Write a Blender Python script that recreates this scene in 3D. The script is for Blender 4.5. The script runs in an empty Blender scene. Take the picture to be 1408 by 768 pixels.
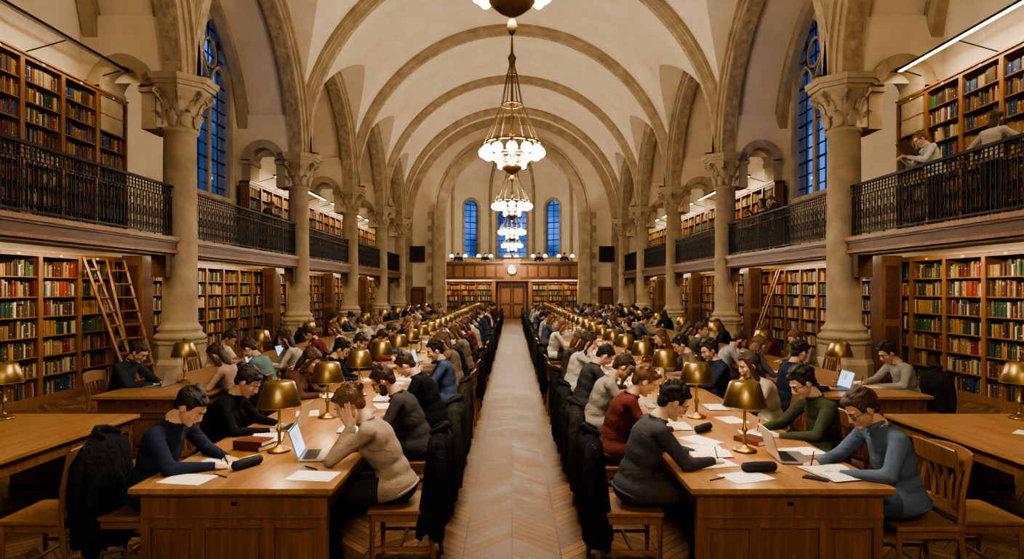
import bpy, bmesh, math, random
import numpy as np
from mathutils import Vector, Matrix
random.seed(7); np.random.seed(7)
S=bpy.context.scene
COL=S.collection
pi=math.pi
# ------------------------------------------------------------ materials
def newmat(name):
    m=bpy.data.materials.new(name); m.use_nodes=True
    nt=m.node_tree; b=nt.nodes['Principled BSDF']
    return m,nt,b
def mat(name,c,rough=.5,metal=0.,c2=None,nscale=4.,stretch=(1,1,1),bump=0.,bscale=30.,emit=None,es=0.,spec=None,vor=False):
    m,nt,b=newmat(name); N=nt.nodes; L=nt.links
    b.inputs['Base Color'].default_value=(*c,1); b.inputs['Roughness'].default_value=rough
    b.inputs['Metallic'].default_value=metal
    if spec is not None: b.inputs['Specular IOR Level'].default_value=spec
    if emit:
        b.inputs['Emission Color'].default_value=(*emit,1); b.inputs['Emission Strength'].default_value=es
    tc=N.new('ShaderNodeTexCoord'); mp=N.new('ShaderNodeMapping'); L.new(tc.outputs['Object'],mp.inputs[0])
    mp.inputs['Scale'].default_value=stretch
    if c2:
        n=N.new('ShaderNodeTexNoise'); n.inputs['Scale'].default_value=nscale; n.inputs['Detail'].default_value=6
        L.new(mp.outputs[0],n.inputs['Vector'])
        r=N.new('ShaderNodeValToRGB'); r.color_ramp.elements[0].position=.3; r.color_ramp.elements[1].position=.7
        r.color_ramp.elements[0].color=(*c,1); r.color_ramp.elements[1].color=(*c2,1)
        L.new(n.outputs['Fac'],r.inputs[0]); L.new(r.outputs[0],b.inputs['Base Color'])
    if bump>0:
        if vor:
            n=N.new('ShaderNodeTexVoronoi'); n.inputs['Scale'].default_value=bscale; o=n.outputs['Distance']
        else:
            n=N.new('ShaderNodeTexNoise'); n.inputs['Scale'].default_value=bscale; n.inputs['Detail'].default_value=4; o=n.outputs['Fac']
        L.new(mp.outputs[0],n.inputs['Vector'])
        bp=N.new('ShaderNodeBump'); bp.inputs['Strength'].default_value=bump; bp.inputs['Distance'].default_value=.02
        L.new(o,bp.inputs['Height']); L.new(bp.outputs[0],b.inputs['Normal'])
    return m
M={}
M['plaster']=mat('plaster',(.60,.52,.41),.85,c2=(.68,.60,.48),nscale=1.2,bump=.15,bscale=9)
M['stone']=mat('stone',(.31,.245,.165),.8,c2=(.44,.36,.255),nscale=2.5,bump=.4,bscale=14)
M['carved']=mat('carved_stone',(.25,.195,.13),.85,c2=(.42,.34,.24),nscale=6,bump=1.,bscale=7,vor=True)
M['wood']=mat('wood_oak',(.16,.073,.030),.4,c2=(.26,.123,.052),nscale=5,stretch=(6,6,.7),bump=.08,bscale=20)
M['wooddk']=mat('wood_dark',(.065,.028,.012),.45,c2=(.13,.056,.023),nscale=4,stretch=(5,.7,5),bump=.08,bscale=20)
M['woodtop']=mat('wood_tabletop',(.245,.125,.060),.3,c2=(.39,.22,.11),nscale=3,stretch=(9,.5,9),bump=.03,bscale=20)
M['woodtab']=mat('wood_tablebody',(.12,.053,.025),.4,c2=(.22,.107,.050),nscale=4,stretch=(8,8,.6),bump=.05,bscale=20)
M['chairw']=mat('wood_chair',(.17,.080,.035),.38,c2=(.26,.128,.058),nscale=6,stretch=(5,5,1))
M['iron']=mat('iron_black',(.018,.014,.012),.45,.6)
M['brass']=mat('brass',(.36,.25,.115),.36,.95,c2=(.28,.185,.08),nscale=8)
M['brassdk']=mat('brass_dark',(.20,.13,.06),.4,.9)
M['globe']=mat('globe_glass',(1,.93,.8),.4,emit=(1,.865,.66),es=80)
M['bulb']=mat('bulb_glass',(.9,.85,.7),.3)
M['bulbfar']=mat('shade_lit',(1,.9,.7),.4,emit=(1,.72,.38),es=3)
M['shadein']=mat('shade_inner',(.8,.7,.5),.6)
M['strip']=mat('strip_light',(1,.9,.7),.4,emit=(1,.8,.52),es=6)
M['paper']=mat('paper',(.78,.75,.68),.7,c2=(.84,.82,.76),nscale=20)
M['ink']=mat('page_text',(.45,.43,.4),.7)
M['alu']=mat('aluminium',(.5,.5,.5),.35,.8)
M['black']=mat('black_plastic',(.012,.012,.014),.4)
M['screen']=mat('laptop_screen',(.1,.2,.35),.2,emit=(.18,.36,.62),es=1.1,c2=(.2,.3,.45))
M['board']=mat('board_black',(.015,.014,.013),.6)
M['cloth_case']=mat('fabric_black',(.02,.02,.022),.8,bump=.3,bscale=60)
M['white_enamel']=mat('clock_face',(.75,.7,.6),.4)
M['cover']=mat('book_cover',(.10,.03,.02),.6)
m,nt,b=newmat('window_glass'); N=nt.nodes;L=nt.links
tr=N.new('ShaderNodeBsdfTransparent'); tr.inputs[0].default_value=(.75,.82,1,1); gl=N.new('ShaderNodeBsdfGlossy'); gl.inputs['Roughness'].default_value=.08
mx=N.new('ShaderNodeMixShader'); mx.inputs[0].default_value=.06
L.new(tr.outputs[0],mx.inputs[1]); L.new(gl.outputs[0],mx.inputs[2]); L.new(mx.outputs[0],N['Material Output'].inputs[0]); M['glass']=m
m,nt,b=newmat('book_cloth'); N=nt.nodes;L=nt.links
a=N.new('ShaderNodeAttribute'); a.attribute_name='Col'; L.new(a.outputs['Color'],b.inputs['Base Color']); b.inputs['Roughness'].default_value=.55; M['books']=m
def objcol(name,bump=.5,bs=35,stretch=(1,1,1)):
    m,nt,b=newmat(name); N=nt.nodes;L=nt.links
    o=N.new('ShaderNodeObjectInfo'); n=N.new('ShaderNodeTexNoise'); n.inputs['Scale'].default_value=9; tc=N.new('ShaderNodeTexCoord')
    L.new(tc.outputs['Object'],n.inputs['Vector'])
    mp=N.new('ShaderNodeMapRange'); mp.inputs[3].default_value=.75; mp.inputs[4].default_value=1.25; L.new(n.outputs['Fac'],mp.inputs[0])
    vm=N.new('ShaderNodeVectorMath'); vm.operation='SCALE'; L.new(o.outputs['Color'],vm.inputs[0]); L.new(mp.outputs[0],vm.inputs['Scale'])
    L.new(vm.outputs[0],b.inputs['Base Color']); b.inputs['Roughness'].default_value=.9; b.inputs['Specular IOR Level'].default_value=.2
    n2=N.new('ShaderNodeTexNoise'); n2.inputs['Scale'].default_value=bs; n2.inputs['Detail'].default_value=5
    mp2=N.new('ShaderNodeMapping'); mp2.inputs['Scale'].default_value=stretch; L.new(tc.outputs['Object'],mp2.inputs[0]); L.new(mp2.outputs[0],n2.inputs['Vector'])
    n2.inputs['Distortion'].default_value=1.1
    bp=N.new('ShaderNodeBump'); bp.inputs['Strength'].default_value=bump; bp.inputs['Distance'].default_value=.03; L.new(n2.outputs['Fac'],bp.inputs['Height']); L.new(bp.outputs[0],b.inputs['Normal'])
    return m
M['top']=objcol('sweater_cloth',.6,1.6,(3,3,7))
M['coat']=objcol('coat_cloth',.8,10)
def randramp(name,cols,rough,bump=.2,bs=40,mode='CONSTANT'):
    m,nt,b=newmat(name); N=nt.nodes;L=nt.links
    o=N.new('ShaderNodeObjectInfo'); r=N.new('ShaderNodeValToRGB'); cr=r.color_ramp; cr.interpolation=mode
    while len(cr.elements)<len(cols): cr.elements.new(.5)
    for i,c in enumerate(cols):
        cr.elements[i].position=i/len(cols); cr.elements[i].color=(*c,1)
    L.new(o.outputs['Random'],r.inputs[0]); L.new(r.outputs[0],b.inputs['Base Color']); b.inputs['Roughness'].default_value=rough
    tc=N.new('ShaderNodeTexCoord'); n2=N.new('ShaderNodeTexNoise'); n2.inputs['Scale'].default_value=bs; L.new(tc.outputs['Object'],n2.inputs['Vector'])
    bp=N.new('ShaderNodeBump'); bp.inputs['Strength'].default_value=bump; bp.inputs['Distance'].default_value=.02; L.new(n2.outputs['Fac'],bp.inputs['Height']); L.new(bp.outputs[0],b.inputs['Normal'])
    return m
M['trousers']=randramp('trousers_cloth',[(.03,.045,.08),(.012,.013,.018),(.05,.07,.11),(.02,.02,.025),(.06,.045,.03)],.9,.5,14)
M['skin']=randramp('skin',[(.50,.31,.22),(.44,.265,.18),(.55,.36,.265)],.58,.05,60,'LINEAR')
M['lip']=mat('lip',(.36,.13,.10),.5)
M['shoe']=mat('shoe',(.02,.018,.018),.5)
M['eyew']=mat('eye_white',(.7,.68,.65),.3)
M['iris']=mat('eye_iris',(.02,.012,.01),.2)
def hairm(name,c,c2):
    return mat(name,c,.55,c2=c2,nscale=5,stretch=(14,3,3),bump=.9,bscale=9)
M['hair_dark']=hairm('hair_dark',(.010,.007,.006),(.028,.018,.013))
M['hair_brown']=hairm('hair_brown',(.035,.018,.010),(.075,.040,.022))
M['hair_light']=hairm('hair_light',(.11,.055,.025),(.19,.10,.05))
# parquet
m,nt,b=newmat('parquet'); N=nt.nodes;L=nt.links
tc=N.new('ShaderNodeTexCoord'); sp=N.new('ShaderNodeSeparateXYZ'); L.new(tc.outputs['Object'],sp.inputs[0])
def mth(op,a,bb=None,c=None):
    n=N.new('ShaderNodeMath'); n.operation=op
    for i,v in enumerate((a,bb,c)):
        if v is None: continue
        if isinstance(v,(int,float)): n.inputs[i].default_value=v
        else: L.new(v,n.inputs[i])
    return n.outputs[0]
Wc=.36; pw=.11
pp=mth('PINGPONG',sp.outputs[0],Wc); y2=mth('ADD',sp.outputs[1],pp); q=mth('DIVIDE',y2,pw); j=mth('FLOOR',q); fr=mth('FRACT',q); i_=mth('FLOOR',mth('DIVIDE',sp.outputs[0],Wc))
cb=N.new('ShaderNodeCombineXYZ'); L.new(i_,cb.inputs[0]); L.new(j,cb.inputs[1])
wn=N.new('ShaderNodeTexWhiteNoise'); L.new(cb.outputs[0],wn.inputs['Vector'])
nz=N.new('ShaderNodeTexNoise'); nz.inputs['Scale'].default_value=18; L.new(tc.outputs['Object'],nz.inputs['Vector'])
f=mth('ADD',mth('MULTIPLY',wn.outputs['Value'],.75),mth('MULTIPLY',nz.outputs['Fac'],.3))
r=N.new('ShaderNodeValToRGB'); r.color_ramp.elements[0].color=(.055,.028,.013,1); r.color_ramp.elements[1].color=(.20,.112,.056,1); L.new(f,r.inputs[0])
e1=mth('LESS_THAN',mth('PINGPONG',fr,.5),.05); e2=mth('LESS_THAN',mth('PINGPONG',pp,Wc/2),.004)
e=mth('MAXIMUM',e1,e2)
mixc=N.new('ShaderNodeMix'); mixc.data_type='RGBA'; L.new(e,mixc.inputs['Factor']); L.new(r.outputs[0],mixc.inputs[6]); mixc.inputs[7].default_value=(.025,.012,.006,1)
L.new(mixc.outputs[2],b.inputs['Base Color']); b.inputs['Specular IOR Level'].default_value=.16
rr=mth('ADD',mth('MULTIPLY',wn.outputs['Value'],.15),.48); L.new(rr,b.inputs['Roughness']); M['parquet']=m

# ------------------------------------------------------------ mesh builder
class MB:
    def __init__(s): s.v=[];s.f=[];s.m=[];s.s=[];s.n=0;s.mats=[]
    def mi(s,k):
        if k not in s.mats: s.mats.append(k)
        return s.mats.index(k)
    def add(s,v,f,mat='stone',smooth=False,T=None):
        v=np.asarray(v,float).reshape(-1,3)
        if T is not None:
            A=np.array(T); v=v@A[:3,:3].T+A[:3,3]
        s.v.append(v)
        n=s.n
        s.f.extend([tuple(int(i)+n for i in q) for q in f])
        if isinstance(mat,(list,tuple)): s.m.extend([s.mi(k) for k in mat])
        else: s.m.extend([s.mi(mat)]*len(f))
        s.s.extend([smooth]*len(f)); s.n+=len(v)
    def box(s,x0,x1,y0,y1,z0,z1,mat,T=None):
        v=[(x,y,z) for x in(x0,x1) for y in(y0,y1) for z in(z0,z1)]
        f=[(0,1,3,2),(4,6,7,5),(0,4,5,1),(2,3,7,6),(0,2,6,4),(1,5,7,3)]
        s.add(v,f,mat,False,T)
    def lathe(s,prof,n,mat,c=(0,0,0),smooth=True,T=None,rot=0.,cap=True):
        v=[];f=[]
        for r,z in prof:
            for k in range(n):
                a=2*pi*k/n+rot; v.append((c[0]+r*math.cos(a),c[1]+r*math.sin(a),c[2]+z))
        for i in range(len(prof)-1):
            for k in range(n):
                k2=(k+1)%n; f.append((i*n+k,i*n+k2,(i+1)*n+k2,(i+1)*n+k))
        if cap:
            f.append(tuple(range(n))[::-1]); f.append(tuple((len(prof)-1)*n+k for k in range(n)))
        s.add(v,f,mat,smooth,T)
    def ell(s,c,r,mat,nu=16,nv=10,R=None,T=None,smooth=True):
        v=[(0,0,1)];f=[]
        for i in range(1,nv):
            t=pi*i/nv
            for k in range(nu):
                a=2*pi*k/nu; v.append((math.sin(t)*math.cos(a),math.sin(t)*math.sin(a),math.cos(t)))
        v.append((0,0,-1)); v=np.array(v)*np.array(r)
        if R is not None: v=v@np.array(R).T
        v=v+np.array(c)
        for k in range(nu): f.append((0,1+k,1+(k+1)%nu))
        for i in range(nv-2):
            for k in range(nu):
                a=1+i*nu+k;b_=1+i*nu+(k+1)%nu; f.append((a,a+nu,b_+nu,b_))
        e=len(v)-1
        for k in range(nu): f.append((e,e-nu+(k+1)%nu,e-nu+k))
        s.add(v,f,mat,smooth,T)
    def tube(s,pts,rad,n,mat,closed=False,smooth=True,T=None,caps=False,round_=False):
        P=[np.array(p,float) for p in pts]
        if isinstance(rad,(int,float)): rad=[rad]*len(P)
        rad=list(rad)
        if round_:
            d0=P[0]-P[1]; d0/=np.linalg.norm(d0)+1e-9; d1=P[-1]-P[-2]; d1/=np.linalg.norm(d1)+1e-9
            r0,r1=rad[0],rad[-1]; A=[];ra=[]
            for t in (.98,.8,.45): A.append(P[0]+d0*r0*t); ra.append(r0*math.sqrt(1-t*t))
            B=[];rb=[]
            for t in (.45,.8,.98): B.append(P[-1]+d1*r1*t); rb.append(r1*math.sqrt(1-t*t))
            P=A+P+B; rad=ra+rad+rb; caps=True
        v=[];f=[];m=len(P); up=None
        for i in range(m):
            if closed: t=P[(i+1)%m]-P[i-1]
            else: t=P[min(i+1,m-1)]-P[max(i-1,0)]
            t=t/(np.linalg.norm(t)+1e-9)
            if up is None:
                up=np.array((0,0,1.)) if abs(t[2])<.9 else np.array((1.,0,0))
            up=up-t*np.dot(up,t); up/=np.linalg.norm(up)+1e-9
            w=np.cross(t,up)
            for k in range(n):
                a=2*pi*k/n; v.append(P[i]+rad[i]*(up*math.cos(a)+w*math.sin(a)))
        for i in range(m if closed else m-1):
            i2=(i+1)%m
            for k in range(n):
                k2=(k+1)%n; f.append((i*n+k,i2*n+k,i2*n+k2,i*n+k2))
        if caps and not closed:
            f.append(tuple(range(n))); f.append(tuple((m-1)*n+k for k in range(n))[::-1])
        s.add(v,f,mat,smooth,T)
    def grid(s,G,mat,smooth=True,wrap=False,T=None):
        a=len(G);b_=len(G[0]); v=[p for row in G for p in row]; f=[]
        for i in range(a-1):
            for k in range(b_ if wrap else b_-1):
                k2=(k+1)%b_; f.append((i*b_+k,i*b_+k2,(i+1)*b_+k2,(i+1)*b_+k))
        s.add(v,f,mat,smooth,T)
    def sweep(s,path,normals,bn,prof,mat,smooth=False):
        bn=np.array(bn,float); v=[];f=[];n=len(prof)
        for p,nn in zip(path,normals):
            for a,b_ in prof: v.append(np.array(p)+np.array(nn)*a+bn*b_)
        for i in range(len(path)-1):
            for k in range(n):
                k2=(k+1)%n; f.append((i*n+k,i*n+k2,(i+1)*n+k2,(i+1)*n+k))
        f.append(tuple(range(n))[::-1]); f.append(tuple((len(path)-1)*n+k for k in range(n)))
        s.add(v,f,mat,smooth)
    def mesh(s,name,fix=True):
        me=bpy.data.meshes.new(name)
        me.from_pydata(np.concatenate(s.v).tolist(),[],s.f)
        for k in s.mats: me.materials.append(M[k])
        me.polygons.foreach_set('material_index',s.m); me.polygons.foreach_set('use_smooth',s.s)
        if fix:
            bm=bmesh.new(); bm.from_mesh(me); bmesh.ops.recalc_face_normals(bm,faces=bm.faces); bm.to_mesh(me); bm.free()
        me.update(); return me
def obj(name,me,loc=(0,0,0),rz=0.,sc=1.,parent=None,color=None):
    o=bpy.data.objects.new(name,me); o.location=loc; o.rotation_euler=(0,0,rz)
    o.scale=(sc,sc,sc) if isinstance(sc,(int,float)) else sc
    if parent: o.parent=parent
    if color: o.color=(*color,1)
    COL.objects.link(o); return o
def temp_eval(me,mods):
    o=bpy.data.objects.new('tmp',me); COL.objects.link(o)
    for t,kw in mods:
        md=o.modifiers.new(t,t)
        for k,v in kw.items(): setattr(md,k,v)
    bpy.context.view_layer.update()
    dg=bpy.context.evaluated_depsgraph_get(); r=bpy.data.meshes.new_from_object(o.evaluated_get(dg))
    bpy.data.objects.remove(o); return r
def bevel(me,w=.006,seg=2):
    nm=me.name; me2=temp_eval(me,[('BEVEL',dict(width=w,segments=seg,limit_method='ANGLE',angle_limit=.7))]); me2.name=nm; return me2
def remesh(mb,voxel,it=3,fac=.5):
    me=mb.mesh('t',fix=False)
    r=temp_eval(me,[('REMESH',dict(mode='VOXEL',voxel_size=voxel)),('SMOOTH',dict(iterations=it,factor=fac))])
    v=np.empty(len(r.vertices)*3); r.vertices.foreach_get('co',v); v=v.reshape(-1,3)
    f=[tuple(p.vertices) for p in r.polygons]
    bpy.data.meshes.remove(r); bpy.data.meshes.remove(me); return v,f

# ------------------------------------------------------------ people
def rx(a): c,s=math.cos(a),math.sin(a); return np.array([[1,0,0],[0,c,-s],[0,s,c]])
def rzm(a): c,s=math.cos(a),math.sin(a); return np.array([[c,-s,0],[s,c,0],[0,0,1]])
def ry(a): c,s=math.cos(a),math.sin(a); return np.array([[c,0,s],[0,1,0],[-s,0,c]])
def T4(R,t): A=np.eye(4); A[:3,:3]=R; A[:3,3]=t; return A
hb=MB()
hb.ell((0,-.008,.027),(.075,.094,.090),'skin',20,14)
hb.ell((0,.022,-.025),(.060,.070,.082),'skin',20,14)
hb.ell((0,.040,-.078),(.036,.040,.032),'skin')
hb.ell((0,.070,-.092),(.020,.020,.018),'skin')
for sx in(-1,1):
    hb.ell((sx*.034,.060,-.022),(.026,.026,.026),'skin')
    hb.ell((sx*.077,-.004,-.008),(.009,.018,.030),'skin',R=rx(-.15))
    hb.tube([(sx*.012,.088,.026),(sx*.048,.075,.028)],[.008,.007],8,'skin',round_=True)
hb.tube([(0,.088,.016),(0,.099,-.008),(0,.106,-.024)],[.009,.0105,.0125],10,'skin',round_=True)
for sx in(-1,1): hb.ell((sx*.011,.098,-.028),(.009,.010,.008),'skin')
hb.ell((0,.088,-.054),(.024,.012,.012),'skin')
HV,HF=remesh(hb,.0055,3)
def ysurf(x,z):
    d=(HV[:,0]-x)**2+(HV[:,2]-z)**2
    c=HV[(d<.008**2)&(HV[:,1]>0)]
    return c[:,1].max() if len(c) else .08
def hair_geo(style):
    h=MB()
    h.ell((0,-.024,.043),(.083,.099,.087),'skin',24,16)
    h.ell((0,-.062,-.015),(.062,.042,.060),'skin')
    for k in range(26):
        a=random.uniform(0,2*pi); t=random.uniform(0,1.1)
        p=np.array((.070*math.sin(t)*math.cos(a),-.022+.083*math.sin(t)*math.sin(a),.05+.073*math.cos(t)))
        d=np.array((random.uniform(-.5,.5),random.uniform(.6,1),random.uniform(-.3,.2)))*.03
        h.tube([p-d,p+d+np.array((0,0,.004))],[.014,.008],6,'skin',round_=True)
    h.ell((.01,.044,.086),(.058,.040,.026),'skin',R=rzm(.2))
    for sx in(-1,1): h.ell((sx*.072,.018,.03),(.011,.024,.032),'skin')
    if style=='bun':
        h.ell((0,-.118,.072),(.040,.036,.038),'skin'); h.tube([(0,-.10,.07),(.02,-.15,.07),(-.02,-.14,.09)],.016,8,'skin',round_=True)
    if style=='pony':
        h.tube([(0,-.10,.045),(0,-.145,.03),(.005,-.16,-.05),(.01,-.14,-.15)],[.022,.03,.028,.010],10,'skin',round_=True)
    if style=='long':
        h.ell((0,-.070,-.07),(.080,.046,.13),'skin')
        for sx in(-1,1):
            h.tube([(sx*.066,.03,.06),(sx*.082,.012,-.02),(sx*.085,-.005,-.13),(sx*.075,.01,-.20)],[.018,.024,.028,.012],8,'skin',round_=True)
    if style=='curly':
        for k in range(60):
            a=random.uniform(0,2*pi); t=random.uniform(0,1.5)
            if math.sin(a)>.3 and t>.9: continue
            h.ell((.085*math.sin(t)*math.cos(a),-.02+.1*math.sin(t)*math.sin(a),.045+.088*math.cos(t)),(.02,.02,.02),'skin',8,6)
    return remesh(h,.0065,1,.4)
HAIR={k:hair_geo(k) for k in('short','bun','pony','long','curly')}
def head_mb(mb,T,hair,hc,glasses,beard):
    mb.add(HV,HF,'skin',True,T)
    v,f=HAIR[hair]; mb.add(v,f,hc,True,T)
    for sx in(-1,1):
        y=ysurf(sx*.031,.004)
        mb.ell((sx*.031,y-.007,.004),(.0125,.011,.009),'eyew',10,8,T=T)
        mb.ell((sx*.031,y-.0015,.0015),(.0058,.006,.006),'iris',8,6,T=T)
        mb.ell((sx*.031,y-.006,.0085),(.0145,.012,.0075),'skin',10,8,T=T)
        mb.tube([(sx*.014,ysurf(sx*.014,.026)+.001,.026),(sx*.032,ysurf(sx*.032,.03)+.001,.031),(sx*.05,ysurf(sx*.05,.025)+.001,.025)],[.0035,.004,.002],6,hc,T=T,round_=True)
    y=ysurf(0,-.054)
    mb.ell((0,y-.001,-.051),(.022,.005,.0045),'lip',12,6,T=T); mb.ell((0,y-.001,-.059),(.018,.006,.005),'lip',12,6,T=T)
    if beard:
        mb.ell((0,.046,-.078),(.050,.046,.036),hc,16,10,T=T)
        for sx in(-1,1): mb.ell((sx*.052,.026,-.045),(.017,.03,.042),hc,12,8,T=T)
        mb.tube([(-.025,y-.0,-.044),(0,y+.003,-.040),(.025,y-.0,-.044)],.005,6,hc,T=T,round_=True)
    if glasses:
        for sx in(-1,1):
            yy=ysurf(sx*.031,.004)+.014
            mb.tube([(sx*.032+.023*math.cos(a),yy-.006*abs(math.cos(a)),.002+.019*math.sin(a)) for a in np.linspace(0,2*pi,17)[:-1]],.0022,5,'black',closed=True,T=T)
            mb.tube([(sx*.055,yy-.006,.006),(sx*.078,.05,.008),(sx*.082,-.01,.004)],.002,5,'black',T=T)
        mb.tube([(-.010,yy,.004),(0,yy+.003,.007),(.010,yy,.004)],.002,5,'black',T=T)
def hand_geo(pose):
    h=MB()
    h.ell((0,.048,0),(.040,.050,.015),'skin',16,10)
    h.tube([(0,-.045,0),(0,.015,0)],[.024,.024],10,'skin',round_=True)
    bases=[(-.029,.084),(-.010,.092),(.010,.088),(.028,.078)]
    ln=[.92,1.05,.97,.76]
    bends={'rest':[(12,35,55),(10,32,50),(14,38,58),(20,45,65)],'grip':[(45,95,130),(50,100,140),(60,115,160),(65,120,165)],'flat':[(4,10,16),(3,9,14),(5,12,18),(8,16,24)]}[pose]
    for i,(bx,by) in enumerate(bases):
        h.tube([(bx*.6,.02,0),(bx,by,0)],[.012,.0115],8,'skin',round_=True)
        p=np.array((bx,by,0.)); pts=[p]; sp_=(i-1.5)*.10
        for l,a in zip((.040,.026,.021),bends[i]):
            a=math.radians(a); p=p+np.array((math.sin(sp_)*math.cos(a),math.cos(sp_)*math.cos(a),-math.sin(a)))*l*ln[i]; pts.append(p)
        h.tube(pts,[.0098,.0088,.0080,.0068],8,'skin',round_=True)
    if pose=='grip': h.tube([(-.024,.018,-.006),(-.046,.05,-.02),(-.036,.082,-.034),(-.022,.10,-.042)],[.014,.012,.010,.008],8,'skin',round_=True)
    else: h.tube([(-.024,.015,-.004),(-.052,.045,-.010),(-.062,.072,-.014),(-.064,.094,-.018)],[.014,.012,.010,.008],8,'skin',round_=True)
    return remesh(h,.0042,1,.4)
HAND={k:hand_geo(k) for k in('rest','grip','flat')}
def nrm(v): v=np.array(v,float); return v/(np.linalg.norm(v)+1e-9)
def person_mesh(name,mode='sit',arms='write',hair='short',hc='hair_dark',glasses=False,beard=False,sleeve='long',fem=False,lean=20,pitch=42,yaw=0.,collar=False,roll=0.,mirror=False):
    P=np.array((0,0,.54 if mode=='sit' else .96)); ph=math.radians(lean); u=np.array((0,math.sin(ph),math.cos(ph)))
    R=rx(-ph); B=[]
    def E(c,r,tag,R_=R): B.append(('e',np.array(c),np.array(r),np.array(R_),tag))
    def C(a,b_,r0,r1,tag): B.append(('c',np.array(a,float),np.array(b_,float),r0,r1,tag))
    k=.9 if fem else 1.
    E(P,(.168,.125,.115),'trousers',np.eye(3)); E(P+u*.10,(.150*k,.118,.12),'top'); E(P+u*.24,(.158*k,.120,.17),'top')
    E(P+u*.34+np.array((0,-.008,0)),(.172*k,.112,.13),'top')
    if fem:
        for sx in(-1,1): E(P+u*.31+R@np.array((sx*.065,.075,0)),(.058,.055,.06),'top')
    Nn=P+u*.475+np.array((0,.02,0)); sh=.178*k
    SH={sx:P+u*.41+np.array((sx*sh,.012,0)) for sx in(-1,1)}
    for sx in(-1,1):
        C(P+u*.40,SH[sx],.07,.062,'top'); C(Nn+np.array((0,-.01,-.02)),SH[sx],.045,.048,'top')
    piv=Nn+np.array((0,.018+.03*math.sin(ph*1.5),.045)); NK=[len(B),len(B)+1]; C(Nn-u*.03,piv,.053,.050,'skin')
    C(Nn-u*.045,Nn+u*.004,.068,.060,'top')
    for sx in(-1,1):
        hip=P+np.array((sx*.09,0.02,-.01))
        if mode=='sit':
            kn=np.array((sx*.125,.45,.505)); an=np.array((sx*.13,.40+(.12 if sx<0 else -.02),.09))
        else:
            kn=P+np.array((sx*.10,.02,-.45)); an=P+np.array((sx*.11,-.02,-.87))
        C(hip,kn,.092*(.97 if fem else 1),.062,'trousers'); C(kn,kn+(an-kn)*.4,.058,.056,'trousers'); C(kn+(an-kn)*.4,an,.056,.042,'trousers')
        C(an+np.array((0,-.03,-.045)),an+np.array((sx*.01,.15,-.058)),.038,.030,'shoe')
    AR={'write':((.11,.50,.724),(-.45,.9,-.12),'grip',(-.13,.46,.716),(.55,.85,-.03),'rest'),
        'type':((.10,.44,.73),(-.1,1,0),'rest',(-.10,.44,.73),(.1,1,0),'rest'),
        'read':((.14,.48,.716),(-.6,.8,-.02),'flat',(-.14,.47,.716),(.7,.75,-.02),'rest'),
        'fold':((.04,.42,.73),(-1,.25,0),'rest',(-.06,.46,.722),(1,.1,-.02),'rest'),
        'chin':None,'lift':None,
        'rail':((.12,.46,1.22),(-.3,.9,.25),'grip',(-.12,.46,1.22),(.3,.9,.25),'grip'),
        'shelf':((.2,.42,1.35),(0,1,.3),'grip',(-.22,.05,.95),(0,.3,-1),'rest')}
    hd=math.radians(pitch)
    HR=rzm(yaw)@ry(roll)@rx(-hd); hc0=piv+HR@np.array((0,.022,.088))
    if arms in('chin','lift'):
        cheek=hc0+HR@np.array((.078,.035,-.055))
        d=nrm(HR@np.array((-.15,-.25,1.)))
        w=cheek-d*.075+np.array((.012,0,0))
        a=(w,d,'rest' if arms=='chin' else 'flat',(-.12,.46,.716),(.6,.8,-.03),'rest')
    else: a=AR[arms]
    hands=[]
    for sx,(w,d,hp) in((1,a[:3]),(-1,a[3:])):
        w=np.array(w,float); d=nrm(d); s0=SH[sx]; v=w-s0; D=np.linalg.norm(v); L1,L2=.29,.255
        if D>.53: w=s0+v/D*.53; v=w-s0; D=.53
        aa=(L1*L1-L2*L2+D*D)/(2*D); hh=math.sqrt(max(L1*L1-aa*aa,0)); vn=v/D
        pole=np.array((sx*.6,-.25,-.75)) if not(arms in('chin','lift') and sx>0) else np.array((.5,.4,-1.))
        pole=nrm(pole-vn*np.dot(pole,vn)); el=s0+vn*aa+pole*hh
        if mode=='sit' and el[1]>.2 and el[2]<.742: el[2]=.742
        r=.052 if not fem else .045
        C(s0,el,r+.006,r-.006,'top')
        if sleeve=='long': C(el,w-nrm(w-el)*.01,r-.004,.034,'top')
        else: C(el-nrm(el-s0)*.06,el,.042,.040,'skin'); C(el,w,.041,.027,'skin')
        up=np.array((0,0,1.))
        if arms in('chin','lift') and sx>0: up=nrm(np.array((1.,.2,0)))
        if mode=='stand': up=np.array((sx*.6,-.2,.7))
        Z=nrm(up-d*np.dot(up,d)); X=np.cross(d,Z); A=np.column_stack([X,d,Z])
        hands.append((sx,hp,T4(A,w)))
    mb=MB()
    for b_ in B:
        if b_[0]=='e': mb.ell(b_[1],b_[2],'skin',16,12,R=b_[3])
        else: mb.tube([b_[1],b_[2]],[b_[3],b_[4]],12,'skin',round_=True)
    v,f=remesh(mb,.0135,3,.5)
    fc=np.array([v[list(q)].mean(0) for q in f]); best=np.full(len(fc),9.); tag=np.zeros(len(fc),int); tags=[]
    for i,b_ in enumerate(B):
        if b_[0]=='e':
            q=(fc-b_[1])@b_[3]; q=q/b_[2]; dd=(np.linalg.norm(q,axis=1)-1)*b_[2].min()
        else:
            a0,b0,r0,r1=b_[1:5]; ab=b0-a0; t=np.clip(((fc-a0)@ab)/(ab@ab),0,1); dd=np.linalg.norm(fc-a0-t[:,None]*ab,axis=1)-(r0+(r1-r0)*t)
        tags.append(b_[-1]); mk=dd<best; best[mk]=dd[mk]; tag[mk]=i
    sp_=(fc-P)@u; tg=[tags[i] for i in tag]
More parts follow.
